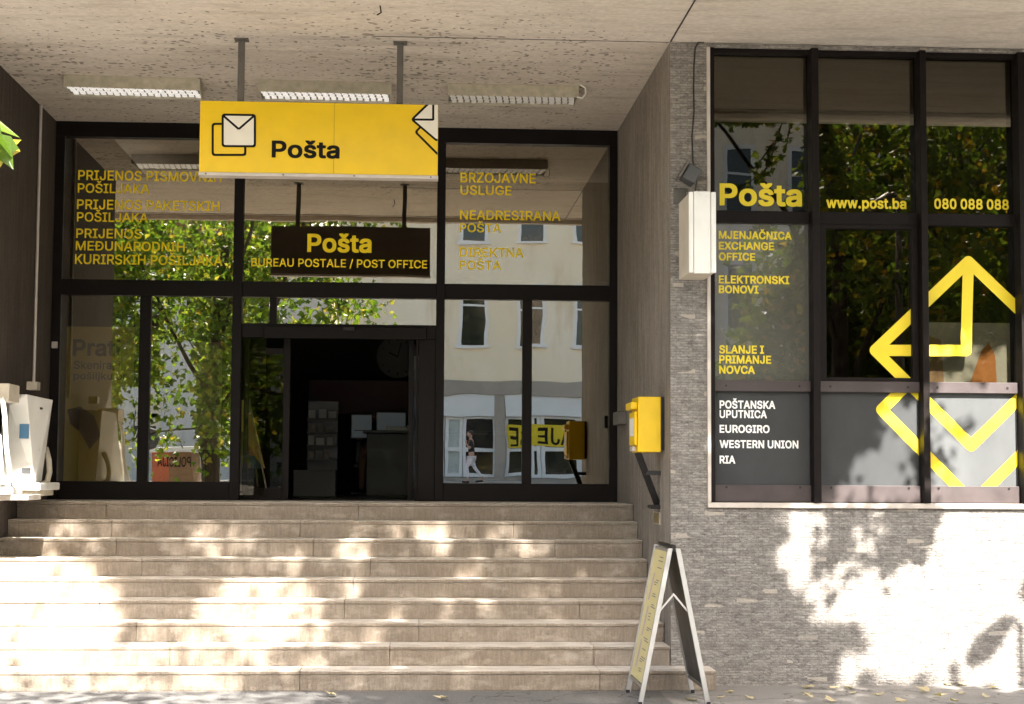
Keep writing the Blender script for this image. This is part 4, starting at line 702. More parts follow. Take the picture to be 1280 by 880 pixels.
fm = MB(); fm.obox(q + Vector((-.085, .0, .045)), q + Vector((-.066, 0, .034)), Vector((.04, 0, .07)), (0, .11, 0)); fm.build('lamp_glass', M['steel'], fl, .004)
MB().tube([q + Vector((.04, .0, -.04)), q + Vector((.12, .08, -.02)), Vector((q.x + .13, W - .001, q.z + .0))], .012, 6).tube([q + Vector((.05, 0, -.05)), (q.x + .05, W - .05, q.z - .16), (q.x - .04, W - .001, q.z - .19)], .008, 6).build('arm', M['steel'], fl)
cbp = [up(x, y, Y=W - .012) for x, y in ((880, 52.5), (873, 53), (869, 60), (867.5, 80), (867, 110), (867.5, 140), (865, 170), (866, 200), (868, 212))]
solo(MB().tube(cbp, .007, 6), 'wall_cable', M['cable'], 'thin dark cable running down the stone wall to the flood light', 'cable')

# ------------------------------------------------------------------ mailbox on the right side wall
mb_ = thing('mailbox', 'bright yellow mailbox on a black bracket on the side wall by the stairs', 'mailbox', (XR, -3.35, 2.2))
MY = -3.55
a = up(797.5, 565, Y=MY); b = up(827, 496, Y=MY)
MB().box(a.x, b.x - .004, MY, MY + .42, a.z, b.z).build('body', M['yellow'], mb_, .008)
MB().box(a.x - .028, a.x - .001, MY + .03, MY + .39, a.z + .06, b.z - .13).build('front_plate', M['yellow'], mb_, .01)
MB().box(a.x - .06, a.x - .001, MY + .025, MY + .40, b.z - .11, b.z - .045).build('flap', M['yellow'], mb_, .012)
MB().box(a.x - .031, a.x - .0285, MY + .07, MY + .33, a.z + .14, a.z + .30).build('notice', M['paper'], mb_)
MB().box(a.x - .035, a.x - .002, MY + .12, MY + .3, a.z + .01, a.z + .05).build('catch', M['trim'], mb_, .004)
MB().box(b.x - .002, XR - .001, MY + .03, MY + .36, a.z + .02, b.z - .0).build('back_plate', M['blackmetal'], mb_)
s0 = Vector((a.x + .03, MY + .25, a.z)); s1 = Vector((XR - .012, -3.20, 1.50))
MB().obox(s0, s1, (.0, .012, 0), (.028, 0, .012)).obox((s0 * .62 + s1 * .38), Vector((XR - .001, -3.3, (s0 * .62 + s1 * .38).z)), (0, .01, 0), (0, 0, .02)).box(XR - .09, XR - .001, -3.28, -3.10, 1.475, 1.51).build('bracket', M['blackmetal'], mb_)
q = up(774, 522, X=XR - .02); solo(MB().box(XR - .09, XR - .001, -.86, -.42, q.z - .085, q.z + .05), 'wall_box', M['steel'], 'small grey metal box on the side wall behind the mailbox', 'wall box', bevel=.006)
q = up(821, 647.5, X=XR - .004); 
wp_ = thing('wall_plaque', 'small brass plaque with pale rim low on the side wall below the mailbox', 'plaque', (XR, q.y, q.z))
MB().box(XR - .006, XR - .001, q.y - .2, q.y + .2, q.z - .055, q.z + .055).build('rim', M['trim'], wp_)
MB().box(XR - .009, XR - .0062, q.y - .17, q.y + .17, q.z - .047, q.z + .047).build('face', M['brass'], wp_)

# ------------------------------------------------------------------ left wall: conduit, switch, payphone hoods
pts = [up(x, y, X=XL + .02) for x, y in ((52, 136), (49, 240), (44.5, 380), (41, 482))]
yc = sum(p.y for p in pts) / 4
solo(MB().tube([(XL + .02, yc, 5.52), (XL + .02, yc, 4.2), (XL + .02, yc, 2.60)], .016, 8), 'conduit_pipe', M['trim'], 'pale conduit pipe running down the dark side wall to the payphones', 'pipe')
q = up(68, 431, Y=-.09); solo(MB().box(q.x - .032, q.x + .03, -.088, -.062, q.z - .035, q.z + .035), 'door_bell', M['trim'], 'small square pale switch on the left edge of the glazed entrance', 'switch', bevel=.006)
def hull(mb, pts):
    bm = bmesh.new()
    for p in pts: bm.verts.new(p)
    r = bmesh.ops.convex_hull(bm, input=bm.verts); bm.verts.index_update()
    used = [v for v in bm.verts if v.link_faces]; idx = {v: i for i, v in enumerate(used)}
    mb.add([v.co for v in used], [tuple(idx[v] for v in f.verts) for f in bm.faces]); bm.free(); return mb
ph = thing('payphone_hood', 'white faceted payphone hood on the dark side wall beside the entrance', 'payphone hood', (XL, -1.9, 1.4), 'payphone hoods')
def Q(x, y, Y): return up(x, y, Y=Y)
hood = hull(MB(), [Q(34, 493, -2.35), Q(43, 604, -2.35), Q(66, 500, -1.75), Q(52, 601, -1.80), Q(12, 507, -2.35), Q(24, 604, -2.25), Q(60, 499, -1.45), Q(48, 601, -1.5), (XL + .02, -1.5, 2.5), (XL + .02, -1.5, 1.5), (XL + .02, -2.2, 1.5), (XL + .02, -2.2, 2.5)])
hood.build('hood', M['white'], ph, .006)
for (xa, ya, xb, yb_) in ((24, 530, 36, 548), (27, 585, 38, 592)):
    a = Q(xa, yb_, -2.372); b = Q(xb, ya, -2.372); MB().box(a.x, b.x, -2.372, -2.352, a.z, b.z).build('sticker', M['blue'] if ya < 550 else M['darkbox'], ph)
q = Q(50, 510.5, -2.06); MB().tube([(q.x, q.y - .02, q.z), (q.x + .01, q.y + .03, q.z)], .012, 8).build('lock', M['blackmetal'], ph)
a = Q(16, 613, -2.4); b = Q(51, 603.5, -2.4); MB().box(XL + .03, b.x, -2.42, -1.55, a.z, b.z).build('tray', M['white'], ph, .012)
a = Q(20, 620, -2.3); b = Q(47, 613.5, -2.3); MB().box(XL + .03, b.x, -2.32, -1.6, a.z, b.z).build('tray_underside', M['dirty'], ph, .006)
MB().tube([Q(57, 560, -1.55), Q(61, 575, -1.6), Q(62, 590, -1.62), Q(59, 602, -1.62), Q(53, 605, -1.62)], .028, 8).build('hose', M['dirty'], ph, smooth=True)
q = Q(41, 485, -1.6); MB().box(q.x - .05, q.x + .05, -1.65, -1.5, q.z - .02, q.z + .06).build('top_box', M['dirty'], ph, .005)
ph2 = thing('payphone_hood', 'second white payphone hood, half cut off by the left edge of the photo', 'payphone hood', (XL, -2.9, 1.3), 'payphone hoods')
a = Q(-20, 502, -2.9); b = Q(15, 480, -2.9); MB().box(a.x, b.x, -3.0, -2.6, a.z, b.z).build('top_box', M['dirty'], ph2, .008)
hull(MB(), [Q(-30, 500, -3.2), Q(-28, 606, -3.2), Q(2, 545, -3.15), Q(6, 606, -3.1), Q(-40, 500, -2.7), Q(-40, 606, -2.7), Q(0, 560, -2.7), Q(4, 606, -2.7)]).build('hood', M['white'], ph2, .006)
MB().tube([Q(3, 497, -3.0), Q(6, 520, -3.05), Q(8, 560, -3.05), Q(12, 590, -3.05), Q(20, 607, -3.0), Q(24, 611, -3.0)], .022, 8).build('hose', M['white'], ph2, smooth=True)
a = Q(-30, 618, -3.1); b = Q(12, 609, -3.1); MB().box(a.x, b.x, -3.15, -2.6, a.z, b.z).build('tray', M['white'], ph2, .01)
a = Q(-30, 625, -3.0); b = Q(36, 618.5, -3.0); MB().box(a.x, b.x, -3.02, -2.5, a.z, b.z).build('support_rail', M['trim'], ph2, .006)

# ------------------------------------------------------------------ pavement A-board
ab = thing('a_board', 'silver A-board with pale yellow price list standing open at the foot of the stairs', 'sign board', (2.0, -4.75, 0))
apx, apz = 2.02, 1.215; yb0, yb1 = -4.36, -5.14; xl, xr = 1.755, 2.285
def leg(x, y, dirx):
    return MB().obox((x, y, .0), (apx + dirx * .03, y, apz - .01), (.019, 0, 0), (0, .016, 0))
for x, s_ in ((xl, -1), (xr, 1)):
    for y in (yb0 - .014, yb1 + .014):
        o = leg(x, y, s_).build('leg', M['silver'], ab, .002); MB().box(x - .016, x + .016, y - .017, y + .017, .001, .03).build('foot', M['blackmetal'], o)
def onside(s_, k, off): # a point on the board side at height fraction k
    x0 = xl if s_ < 0 else xr; a = Vector((x0, 0, 0)); b = Vector((apx + s_ * .03, 0, apz - .01)); p = a + (b - a) * k; n = Vector((s_, 0, .22)).normalized(); return p + n * off
for s_, mat in ((-1, M['boardy']), (1, M['darkback'])):
    p0, p1 = onside(s_, .13, 0), onside(s_, .985, 0); nn = Vector((s_, 0, .22)).normalized() * .006
    q = MB(); q.obox(Vector((p0.x, (yb0 + yb1) / 2, p0.z)), Vector((p1.x, (yb0 + yb1) / 2, p1.z)), (0, abs(yb1 - yb0) / 2 - .03, 0), nn)
    pnl = q.build('panel', mat, ab)
    for k in (.115, .985):
        c = onside(s_, k, 0); MB().obox((c.x, yb0 - .0, c.z), (c.x, yb1, c.z), (.012, 0, 0), (0, 0, .012)).build('edge_rail', M['silver'], pnl, .002)
    if s_ < 0:
        tx = MB(); rr = random.Random(5)
        for k in [.93, .905, .86, .78, .765, .75, .69, .675, .62, .605, .56, .54, .52, .47, .455, .40, .385, .33, .28, .265, .25, .205, .19]:
            y0 = rr.uniform(-4.78, -4.7); y1 = y0 - rr.uniform(.10, .24)
            c = onside(-1, k, .008); tx.obox((c.x, y0, c.z), (c.x, y1, c.z), Vector((.0008, 0, .0032)), Vector((-.0004, 0, 0)))
        tx.build('print', M['ink'], pnl)
        tx = MB()
        for k0, k1 in ((.64, .82), (.40, .60), (.2, .38)):
            c, d = onside(-1, k0, .0085), onside(-1, k1, .0085); tx.obox((c.x, -4.58, c.z), (d.x, -4.62, d.z), (0, .03, 0), (-.0005, 0, 0))
        tx.build('picture', M['pink'], pnl)
for y in (yb1 + .014,):
    c = (apx, y, apz * .70); o = MB()
    for s_ in (-1, 1):
        e_ = onside(s_, .58, 0); o.obox((e_.x, y + .02, e_.z), (apx, y + .02, apz * .70), (0, .004, 0), (0, 0, .011))
    o.build('stay', M['silver'], ab)
MB().tube([(apx, yb0, apz + .004), (apx, yb1, apz + .004)], .016, 8).build('hinge', M['blackmetal'], ab)

# ------------------------------------------------------------------ things inside the hall
ia = thing('a_board', 'poster A-board in yellow and orange standing just inside the doorway', 'sign board', (-1.8, .9, ZL))
p = [Q(301, 500, .45), Q(312, 500, .45), Q(331, 585, .45), Q(303, 585, .45)]
def thick(pts, d=.015):
    mb = MB(); vs = [tuple(x) for x in pts] + [(x.x, x.y + d, x.z) for x in pts]; n = len(pts)
    return mb.add(vs, [tuple(range(n)), tuple(range(2 * n - 1, n - 1, -1))] + [(i, (i + 1) % n, (i + 1) % n + n, i + n) for i in range(n)])
thick(p).build('poster', M['poster'], ia)
thick([Q(304, 548, .44), Q(314, 560, .44), Q(326, 585, .44), Q(303, 585, .44)], .006).build('poster_orange', M['orange'], ia)
thick([Q(310, 568, .432), Q(318, 570, .432), Q(330, 586, .432), Q(314, 586, .432)], .006).build('poster_blue', M['blue'], ia)
thick([Q(302, 540, .432), Q(307, 540, .432), Q(312, 566, .432), Q(303, 570, .432)], .006).build('poster_figure', M['ink'], ia)
MB().obox(Q(311, 498, .43), Q(334, 616, .43), (.008, 0, 0), (0, .012, 0)).obox(Q(300, 498, .43), Q(301, 614, .43), (.008, 0, 0), (0, .012, 0)).obox(Q(312, 499, .9), Q(322, 608, .9), (.008, 0, 0), (0, .012, 0)).build('frame', M['silver'], ia)
ct = thing('counter', 'dark service counter across the back of the hall', 'counter', (0, 5.2, ZL))
MB().box(-.65, 1.6, 4.9, 5.5, ZL + .004, 2.33).build('front', M['desk'], ct, .01); MB().box(-.7, 1.65, 4.85, 5.6, 2.332, 2.37).build('top', M['desk'], ct, .008)
q = Q(496, 583, 5.0); tr_ = thing('paper_tray', 'lit tray of white paper on the dark counter', 'paper tray', (q.x, 5.0, 2.371))
MB().box(q.x - .15, q.x + .15, 4.88, 5.1, 2.372, 2.385).box(q.x - .15, q.x - .14, 4.88, 5.1, 2.385, 2.44).box(q.x + .14, q.x + .15, 4.88, 5.1, 2.385, 2.44).build('tray', M['white'], tr_); MB().box(q.x - .13, q.x + .13, 4.89, 5.09, 2.386, 2.42).build('paper', M['paper'], tr_)
def monitor(x, z, wd, hg, lab):
    o = thing('monitor', lab, 'monitor', (x, 5.4, 2.371), 'monitors on the counter')
    MB().box(x - wd / 2, x + wd / 2, 5.40, 5.44, z - hg / 2, z + hg / 2).build('case', M['darkbox'], o, .006); MB().box(x - wd / 2 + .015, x + wd / 2 - .015, 5.395, 5.399, z - hg / 2 + .015, z + hg / 2 - .015).build('screen', M['screen'], o)
    MB().box(x - .03, x + .03, 5.41, 5.45, 2.385, z - hg / 2).box(x - .1, x + .1, 5.36, 5.5, 2.372, 2.385).build('stand', M['darkbox'], o)
q = Q(452, 533, 5.4); monitor(q.x, q.z, .3, .34, 'narrow pale monitor left of the seated clerk'); q = Q(489, 531, 5.4); monitor(q.x, q.z, .42, .36, 'wide pale monitor right of the seated clerk')
q = Q(497, 446, 5.85); ck = thing('wall_clock', 'large round dim wall clock above the counter', 'clock', (q.x, 5.86, q.z))
MB().tube([(q.x, 5.895, q.z), (q.x, 5.86, q.z)], .30, 40).build('face', pm('dim_clock_face', (.07, .065, .055), .6, 0, .1, 5), ck)
hm = MB()
for k in range(12): aa = k * math.pi / 6; hm.obox((q.x + .22 * math.sin(aa), 5.857, q.z + .22 * math.cos(aa)), (q.x + .26 * math.sin(aa), 5.857, q.z + .26 * math.cos(aa)), (.008, 0, 0), (0, .001, 0))
hm.obox((q.x, 5.855, q.z), (q.x - .12, 5.855, q.z + .06), (0, 0, .01), (0, .001, 0)).obox((q.x, 5.853, q.z), (q.x + .05, 5.853, q.z + .2), (.007, 0, 0), (0, .001, 0)); hm.build('hands', M['black'], ck)
q = Q(402, 560, 3.2); rk = thing('brochure_rack', 'grey tiered brochure rack standing in the hall left of the counter', 'brochure rack', (q.x, 3.2, ZL))
x0, x1 = Q(382, 560, 3.2).x, Q(420, 560, 3.2).x
MB().box(x0 - .15, x1, 3.2, 3.65, ZL + .004, 1.82).build('base', pm('grey_laminate', (.07, .066, .058), .6, 0, .1, 3), rk, .006)
for k in range(4): MB().box(x0, x1, 3.35, 3.6, 1.95 + .17 * k, 1.968 + .17 * k).build('shelf', pm('grey_laminate', (.12, .115, .10)), rk)
MB().box(x0, x1, 3.6, 3.63, 1.82, 2.7).build('back', M['desk'], rk)
rr = random.Random(3)
for k in range(4):
    pk = MB(); x = x0 + .02
    while x < x1 - .1:
        wd = rr.uniform(.06, .11); pk.box(x, x + wd, 3.40, 3.42, 1.97 + .17 * k, 1.97 + .17 * k + rr.uniform(.06, .12)); x += wd + rr.uniform(.01, .05)
    pk.build('leaflets', pm('dim_paper', (.25, .24, .21)) if k % 2 else pm('mixed_leaflets', (.12, .1, .08), .6, 0, .5, 12), rk)
# poster boards behind the left panes
pb = thing('window_poster', 'large yellow poster reading Prati behind the leftmost lower pane', 'poster', (-3.3, .3, ZL))
a = up(79, 604, Y=.28); b = up(168, 409, Y=.28); MB().box(a.x, b.x, .28, .30, ZL + .02, b.z).build('board', M['poster'], pb)
t = MB(); ptext(t, 'Prati', 91, 150, 424, 444, .277, .03); t.build('headline', M['ink'], pb)
t = MB(); ptext(t, 'Skeniraj i', 92, 150, 451, 461, .277, .012); ptext(t, 'pošiljku br', 92, 158, 465, 474, .277, .012); t.build('lettering', M['ink'], pb)
thick([Q(84, 512, .277), Q(100, 508, .277), Q(118, 520, .277), Q(126, 545, .277), Q(112, 562, .277), Q(100, 540, .277), Q(88, 530, .277)], .002).build('picture', M['ink'], pb)
pb = thing('window_poster', 'dull grey notice board behind the pane left of the doorway', 'poster', (-2.3, .3, ZL))
a = up(213, 562, Y=.28); b = up(278, 428, Y=.28); MB().box(a.x, b.x, .28, .30, a.z, b.z).build('board', pm('dull_board', (.26, .235, .19), .7, 0, .1, 3), pb); MB().box(a.x + .3, a.x + .36, .301, .36, ZL + .01, b.z - .1).build('stand', M['blackmetal'], pb)
t = MB(); q = Q(262, 553, .277); 
for k in range(4): t.box(q.x - .05, q.x + .16, .276, .279, q.z + .03 * k, q.z + .03 * k + .012)
t.build('print', M['ink'], pb)
wpz = thing('display_poster', 'white display poster with orange shape behind the display window', 'poster', (4.9, WY + .12, 2.6))
a = up(1157, 476, Y=WY + .14); b = up(1262, 404, Y=WY + .14); MB().box(a.x, b.x, WY + .14, WY + .15, a.z - .05, b.z).build('sheet', pm('bluish_paper', (.56, .60, .64), .7, 0, .08, 4), wpz)
thick([Q(1213, 478, WY + .135), Q(1246, 478, WY + .135), Q(1244, 445, WY + .135), Q(1236, 428, WY + .135), Q(1226, 440, WY + .135)], .002).build('orange_shape', M['orange'], wpz)
thick([Q(1160, 478, WY + .135), Q(1180, 478, WY + .135), Q(1176, 425, WY + .135), Q(1162, 420, WY + .135)], .002).build('brown_shape', pm('brown_print', (.42, .30, .22), .7), wpz)

# ------------------------------------------------------------------ people (one continuous body each, clothing over it)
def skin(name, mat, parent, joints, bones, radii, sub=2, loc=False):
    me = bpy.data.meshes.new(name); me.from_pydata([tuple(Vector(j)) for j in joints], bones, []); me.materials.append(mat)
    o = bpy.data.objects.new(name, me); COL.objects.link(o); o.parent = parent
    sk = o.modifiers.new('skin', 'SKIN'); sk.use_smooth_shade = True
    for i, r in enumerate(radii): me.skin_vertices[0].data[i].radius = r if isinstance(r, tuple) else (r, r)
    me.skin_vertices[0].data[0].use_root = True
    s = o.modifiers.new('sub', 'SUBSURF'); s.levels = sub; s.render_levels = sub
    return o
def blob(name, mat, parent, c, r, n=14):
    mb = MB(); vs = []; fs = []
    for i in range(n + 1):
        for k in range(n): th = math.pi * i / n; ph_ = 2 * math.pi * k / n; vs.append((c[0] + r[0] * math.sin(th) * math.cos(ph_), c[1] + r[1] * math.sin(th) * math.sin(ph_), c[2] + r[2] * math.cos(th)))
    for i in range(n):
        for k in range(n): fs.append((i * n + k, (i + 1) * n + k, (i + 1) * n + (k + 1) % n, i * n + (k + 1) % n))
    mb.add(vs, fs); return mb.build(name, mat, parent, smooth=True, local=True)
def hand(parent, wr, d, side, mat):
    # palm and five bent fingers from the wrist wr along d
    d = Vector(d).normalized(); a = Vector(side).normalized(); n = d.cross(a)
    mb = MB(); wr = Vector(wr); mb.tube([wr - d * .02, wr + d * .04, wr + d * .09], [.024, .036, .034], 8)
    for k, (L_, o_) in enumerate(((.07, -.028), (.08, -.010), (.075, .009), (.058, .026))):
        b_ = wr + d * .085 + a * o_; mb.tube([b_, b_ + d * L_ * .55, b_ + d * L_ * .85 + n * L_ * .3], [.0095, .009, .007], 6)
    b_ = wr + d * .03 - a * .033; mb.tube([b_, b_ + d * .03 - a * .03, b_ + d * .06 - a * .035], [.012, .010, .008], 6)
    return mb.build('hand', mat, parent, smooth=True, local=True)
def walker(loc, rot):
    o = thing('person', 'woman in black top and white trousers walking with raised arm, mirrored in the glass', 'person', loc)
    J = [(0, 0, .92), (0, 0, 1.12), (0, 0, 1.34), (0, .01, 1.46), (0, .02, 1.56),         # pelvis, waist, chest, neck, head base
         (.09, 0, .90), (.10, .17, .50), (.10, .10, .09), (.10, .24, .04),                 # front leg
         (-.09, 0, .90), (-.10, -.12, .49), (-.10, -.36, .13), (-.10, -.25, .05),          # rear leg
         (.17, 0, 1.38), (.25, .06, 1.14), (.20, .17, 1.33), (-.17, 0, 1.38), (-.24, -.05, 1.12), (-.22, .05, .90)]
    Bn = [(0, 1), (1, 2), (2, 3), (3, 4), (0, 5), (5, 6), (6, 7), (7, 8), (0, 9), (9, 10), (10, 11), (11, 12), (2, 13), (13, 14), (14, 15), (2, 16), (16, 17), (17, 18)]
    rad = [(.13, .10), (.105, .085), (.14, .095), .05, .05, .085, .058, .036, .03, .085, .058, .036, .03, .05, .038, .027, .05, .038, .027]
    b = skin('body', M['skin'], o, J, Bn, rad)
    skin('top', M['darkcloth'], o, [(0, 0, .96), (0, 0, 1.12), (0, 0, 1.33), (0, .005, 1.42), (.17, 0, 1.385), (.235, .045, 1.2), (-.17, 0, 1.385), (-.225, -.03, 1.2)], [(0, 1), (1, 2), (2, 3), (2, 4), (4, 5), (2, 6), (6, 7)], [(.15, .12), (.118, .098), (.155, .11), .065, .062, .055, .062, .055])
    skin('trousers', M['whitecloth'], o, [(0, 0, .94), (.09, 0, .86), (.10, .17, .50), (.10, .11, .12), (-.09, 0, .86), (-.10, -.12, .49), (-.10, -.34, .15)], [(0, 1), (1, 2), (2, 3), (0, 4), (4, 5), (5, 6)], [(.142, .112), .1, .07, .055, .1, .07, .055])
    hd = blob('head', M['skin'], o, (0, .035, 1.63), (.075, .095, .115)); blob('hair', M['hair'], o, (0, .01, 1.665), (.085, .098, .10))
    blob('nose', M['skin'], hd, (0, .135, 1.625), (.012, .018, .02)); blob('mouth', M['pinkcloth'], hd, (0, .118, 1.575), (.022, .012, .007))
    for s_ in (-1, 1): blob('eye', M['black'], hd, (s_ * .03, .118, 1.645), (.011, .01, .007)); blob('ear', M['skin'], hd, (s_ * .076, .03, 1.63), (.01, .022, .03)); 
    hand(o, (.20, .17, 1.33), (-.3, .1, .9), (1, 0, 0), M['skin']); hand(o, (-.22, .05, .90), (0, .1, -1), (0, 1, 0), M['skin'])
    for x, y in ((.10, .17), (-.10, -.29)): mb = MB(); mb.box(x - .045, x + .045, y - .09, y + .15, .002, .06); mb.build('shoe', M['black'], o, .02, local=True)
    bgm = MB().box(-.34, -.26, -.1, .18, .58, .84); bgm.build('shoulder_bag', M['pinkcloth'], o, .03, local=True)
    o.rotation_euler = (0, 0, rot)
q = up(590, 599, Y=41.4); walker((q.x, -41.4, 1.562), R(90))
def clerk(loc):
    o = thing('person', 'clerk seen as a dark silhouette seated at the counter in the hall', 'person', loc)
    skin('body', M['skin'], o, [(0, 0, .5), (0, 0, .75), (0, 0, .98), (0, -.02, 1.10), (0, -.03, 1.2), (.19, 0, 1.0), (.26, -.1, .78), (.16, -.32, .80), (-.19, 0, 1.0), (-.26, -.1, .78), (-.16, -.32, .80), (.1, -.1, .47), (.12, -.45, .47), (.12, -.45, .06), (-.1, -.1, .47), (-.12, -.45, .47), (-.12, -.45, .06)],
         [(0, 1), (1, 2), (2, 3), (3, 4), (2, 5), (5, 6), (6, 7), (2, 8), (8, 9), (9, 10), (0, 11), (11, 12), (12, 13), (0, 14), (14, 15), (15, 16)], [(.15, .12), (.14, .11), (.16, .11), .06, .055, .055, .042, .03, .055, .042, .03, .09, .065, .045, .09, .065, .045])
    skin('jacket', M['darkcloth'], o, [(0, 0, .5), (0, 0, .75), (0, 0, .97), (0, -.015, 1.07), (.19, 0, 1.0), (.26, -.1, .78), (.18, -.28, .80), (-.19, 0, 1.0), (-.26, -.1, .78), (-.18, -.28, .80)], [(0, 1), (1, 2), (2, 3), (2, 4), (4, 5), (5, 6), (2, 7), (7, 8), (8, 9)], [(.18, .15), (.16, .13), (.18, .125), .075, .07, .06, .045, .07, .06, .045])
    blob('head', M['skin'], o, (0, -.04, 1.28), (.075, .095, .115)); blob('hair', M['hair'], o, (0, -.015, 1.32), (.088, .10, .105))
    for s_ in (-1, 1): hand(o, (s_ * .16, -.32, .80), (-s_ * .2, -1, 0), (1, 0, 0), M['skin'])
q = Q(465, 540, 6.2); clerk((q.x, 6.1, ZL))
chm = thing('office_chair', 'dark high-backed office chair behind the counter under the clerk', 'chair', (q.x, 6.1, ZL))
MB().box(-.25, .25, -.3, .22, .38, .44).build('seat', M['desk'], chm, .02, local=True); MB().box(-.24, .24, .2, .26, .44, 1.15).build('backrest', M['desk'], chm, .02, local=True); MB().tube([(0, 0, .03), (0, 0, .38)], .03, 8).box(-.28, .28, -.03, .03, .004, .04).box(-.03, .03, -.28, .28, .005, .041).build('base', M['blackmetal'], chm, local=True)

# ------------------------------------------------------------------ street side (behind the camera, mirrored in the glass)
def mir(x, y, D, plane=0.0):      # point seen mirrored at pixel x,y whose straightened depth from the plane is D
    q = up(x, y, Y=plane + D); return Vector((q.x, plane - D, q.z))
BY = -45.0
ob = thing('apartment_building', 'cream rendered apartment house with shops across the street, mirrored in the entrance glass', 'building', (6, BY, 1.5))
bx0, bx1, bz = -2.9, 19.0, 14.2
MB().box(bx0, bx1, BY - 10, BY, 5.3, bz).build('wall', M['cream_fac'], ob)
MB().box(bx0, bx1, BY - 10, BY - .3, 1.3, 5.3).build('ground_floor_wall', M['stonefac'], ob)
MB().box(bx0 - .3, bx1 + .3, BY - 10, BY + .5, bz, bz + .3).build('roof_eaves', M['stonefac'], ob)
MB().box(bx0, bx1, BY - .299, BY + .12, 4.78, 5.299).build('cornice', M['stonefac'], ob, .02)
def owin(xc, z0, wd, hg):
    x0, x1 = xc - wd / 2, xc + wd / 2
    f = MB().box(x0 - .12, x1 + .12, BY + .002, BY + .05, z0 + hg, z0 + hg + .13).box(x0 - .12, x0, BY + .002, BY + .05, z0, z0 + hg).box(x1, x1 + .12, BY + .002, BY + .05, z0, z0 + hg)
    f.box(x0, x1, BY + .002, BY + .035, z0 + hg * .62, z0 + hg * .62 + .07).box(x0 - .2, x1 + .2, BY + .002, BY + .16, z0 - .1, z0)
    o = f.build('window', M['whitepvc'], ob); MB().box(x0, x1, BY + .004, BY + .015, z0, z0 + hg).build('pane', M['darkglass'], o)
for k in range(10):
    xc = .85 + (mir(592, 400, 45).x - .85) + k * 2.15
    if xc < bx1 - .8:
        owin(xc, mir(592, 430, 45).z, .82, 2.15); owin(xc, mir(592, 301, 45).z, .82, 2.1); owin(xc, mir(592, 301, 45).z + 3.6, .82, 1.9)
def sh(x0p, x1p, yt, yb): a = mir(x0p, yb, 45); b = mir(x1p, yt, 45); return a.x, b.x, a.z, b.z
x0, x1, z0, z1 = sh(440, 618, 492, 520); MB().box(x0, x1, BY - .298, BY + .05, 3.98, 4.778).build('fascia_panel', M['panel'], ob)
x0, x1, z0, z1 = sh(632, 800, 492, 520); MB().box(x0, x1, BY - .298, BY + .05, 3.98, 4.778).build('fascia_panel', M['panel'], ob)
x0, x1, _, _ = sh(617, 632, 492, 520); MB().box(x0 + .02, x1 - .02, BY - .299, BY + .08, 1.3, 4.778).build('pier', M['stonefac'], ob)
def shop(xa, xb, mat, mid=True, name='shop_window'):
    x0, x1, _, _ = sh(xa, xb, 492, 520); z0, z1, zm = 1.72, 3.96, 2.75; y = BY - .29
    f = MB().box(x0, x0 + .12, y, y + .16, z0, z1).box(x1 - .12, x1, y, y + .16, z0, z1).box(x0 + .12, x1 - .12, y, y + .16, z1 - .1, z1).box(x0 + .12, x1 - .12, y, y + .16, z0, z0 + .12)
    if mid: f.box(x0 + .12, x1 - .12, y, y + .15, zm - .07, zm + .07)
    o = f.build(name, M['whitepvc'], ob); MB().box(x0 + .1, x1 - .1, y + .02, y + .05, z0 + .1, z1 - .08).build('pane', mat, o)
for xa, xb, mt in ((470, 512, 'darkglass'), (513, 556, 'frost'), (557, 580, 'frost'), (580.5, 620, 'darkglass'), (632, 664, 'darkglass'), (664.5, 676, 'darkglass'), (676.5, 724, 'darkglass'), (724.5, 790, 'darkglass')): shop(xa, xb, M[mt])
MB().box(bx0, bx1, BY - .298, BY + .2, 1.3, 1.70).build('plinth', M['stonefac'], ob)
# banner in the shop window, read from the street
x0, x1, _, _ = sh(634, 760, 492, 520); bn = tag(MB().box(x0, x1, BY - .12, BY - .11, 2.84, 3.62).build('shop_banner', M['yletter']), 'yellow IZDAJE SE banner hung in the shop windows across the street', 'banner')
t = MB(); text(t, 'IZDAJE SE', mir(760, 540, 45).x - .1, mir(637, 540, 45).x, 2.93, .6, BY - .105, .02); 
t.build('lettering', M['black'], bn)
# white house further left
wb = thing('white_house', 'white rendered house across the street behind the roadside trees', 'building', (-13, -52, 1.4))
MB().box(-24, -3.6, -64, -52, 1.3, 11).build('wall', M['white_fac'], wb)
rf = MB(); rf.prism([(-24.5, 11), (-3.1, 11), (-13.8, 14.5)], -64.3, -51.6); rf.build('roof', M['roof'], wb)
for x in (-21, -18.5, -16, -13.5, -11, -8.5, -6):
    for z in (3.2, 6.8):
        f = MB().box(x - .5, x + .5, -51.998, -51.9, z, z + 1.6).build('window', M['whitepvc'], wb); MB().box(x - .42, x + .42, -51.95, -51.88, z + .08, z + 1.52).build('pane', M['darkglass'], f)
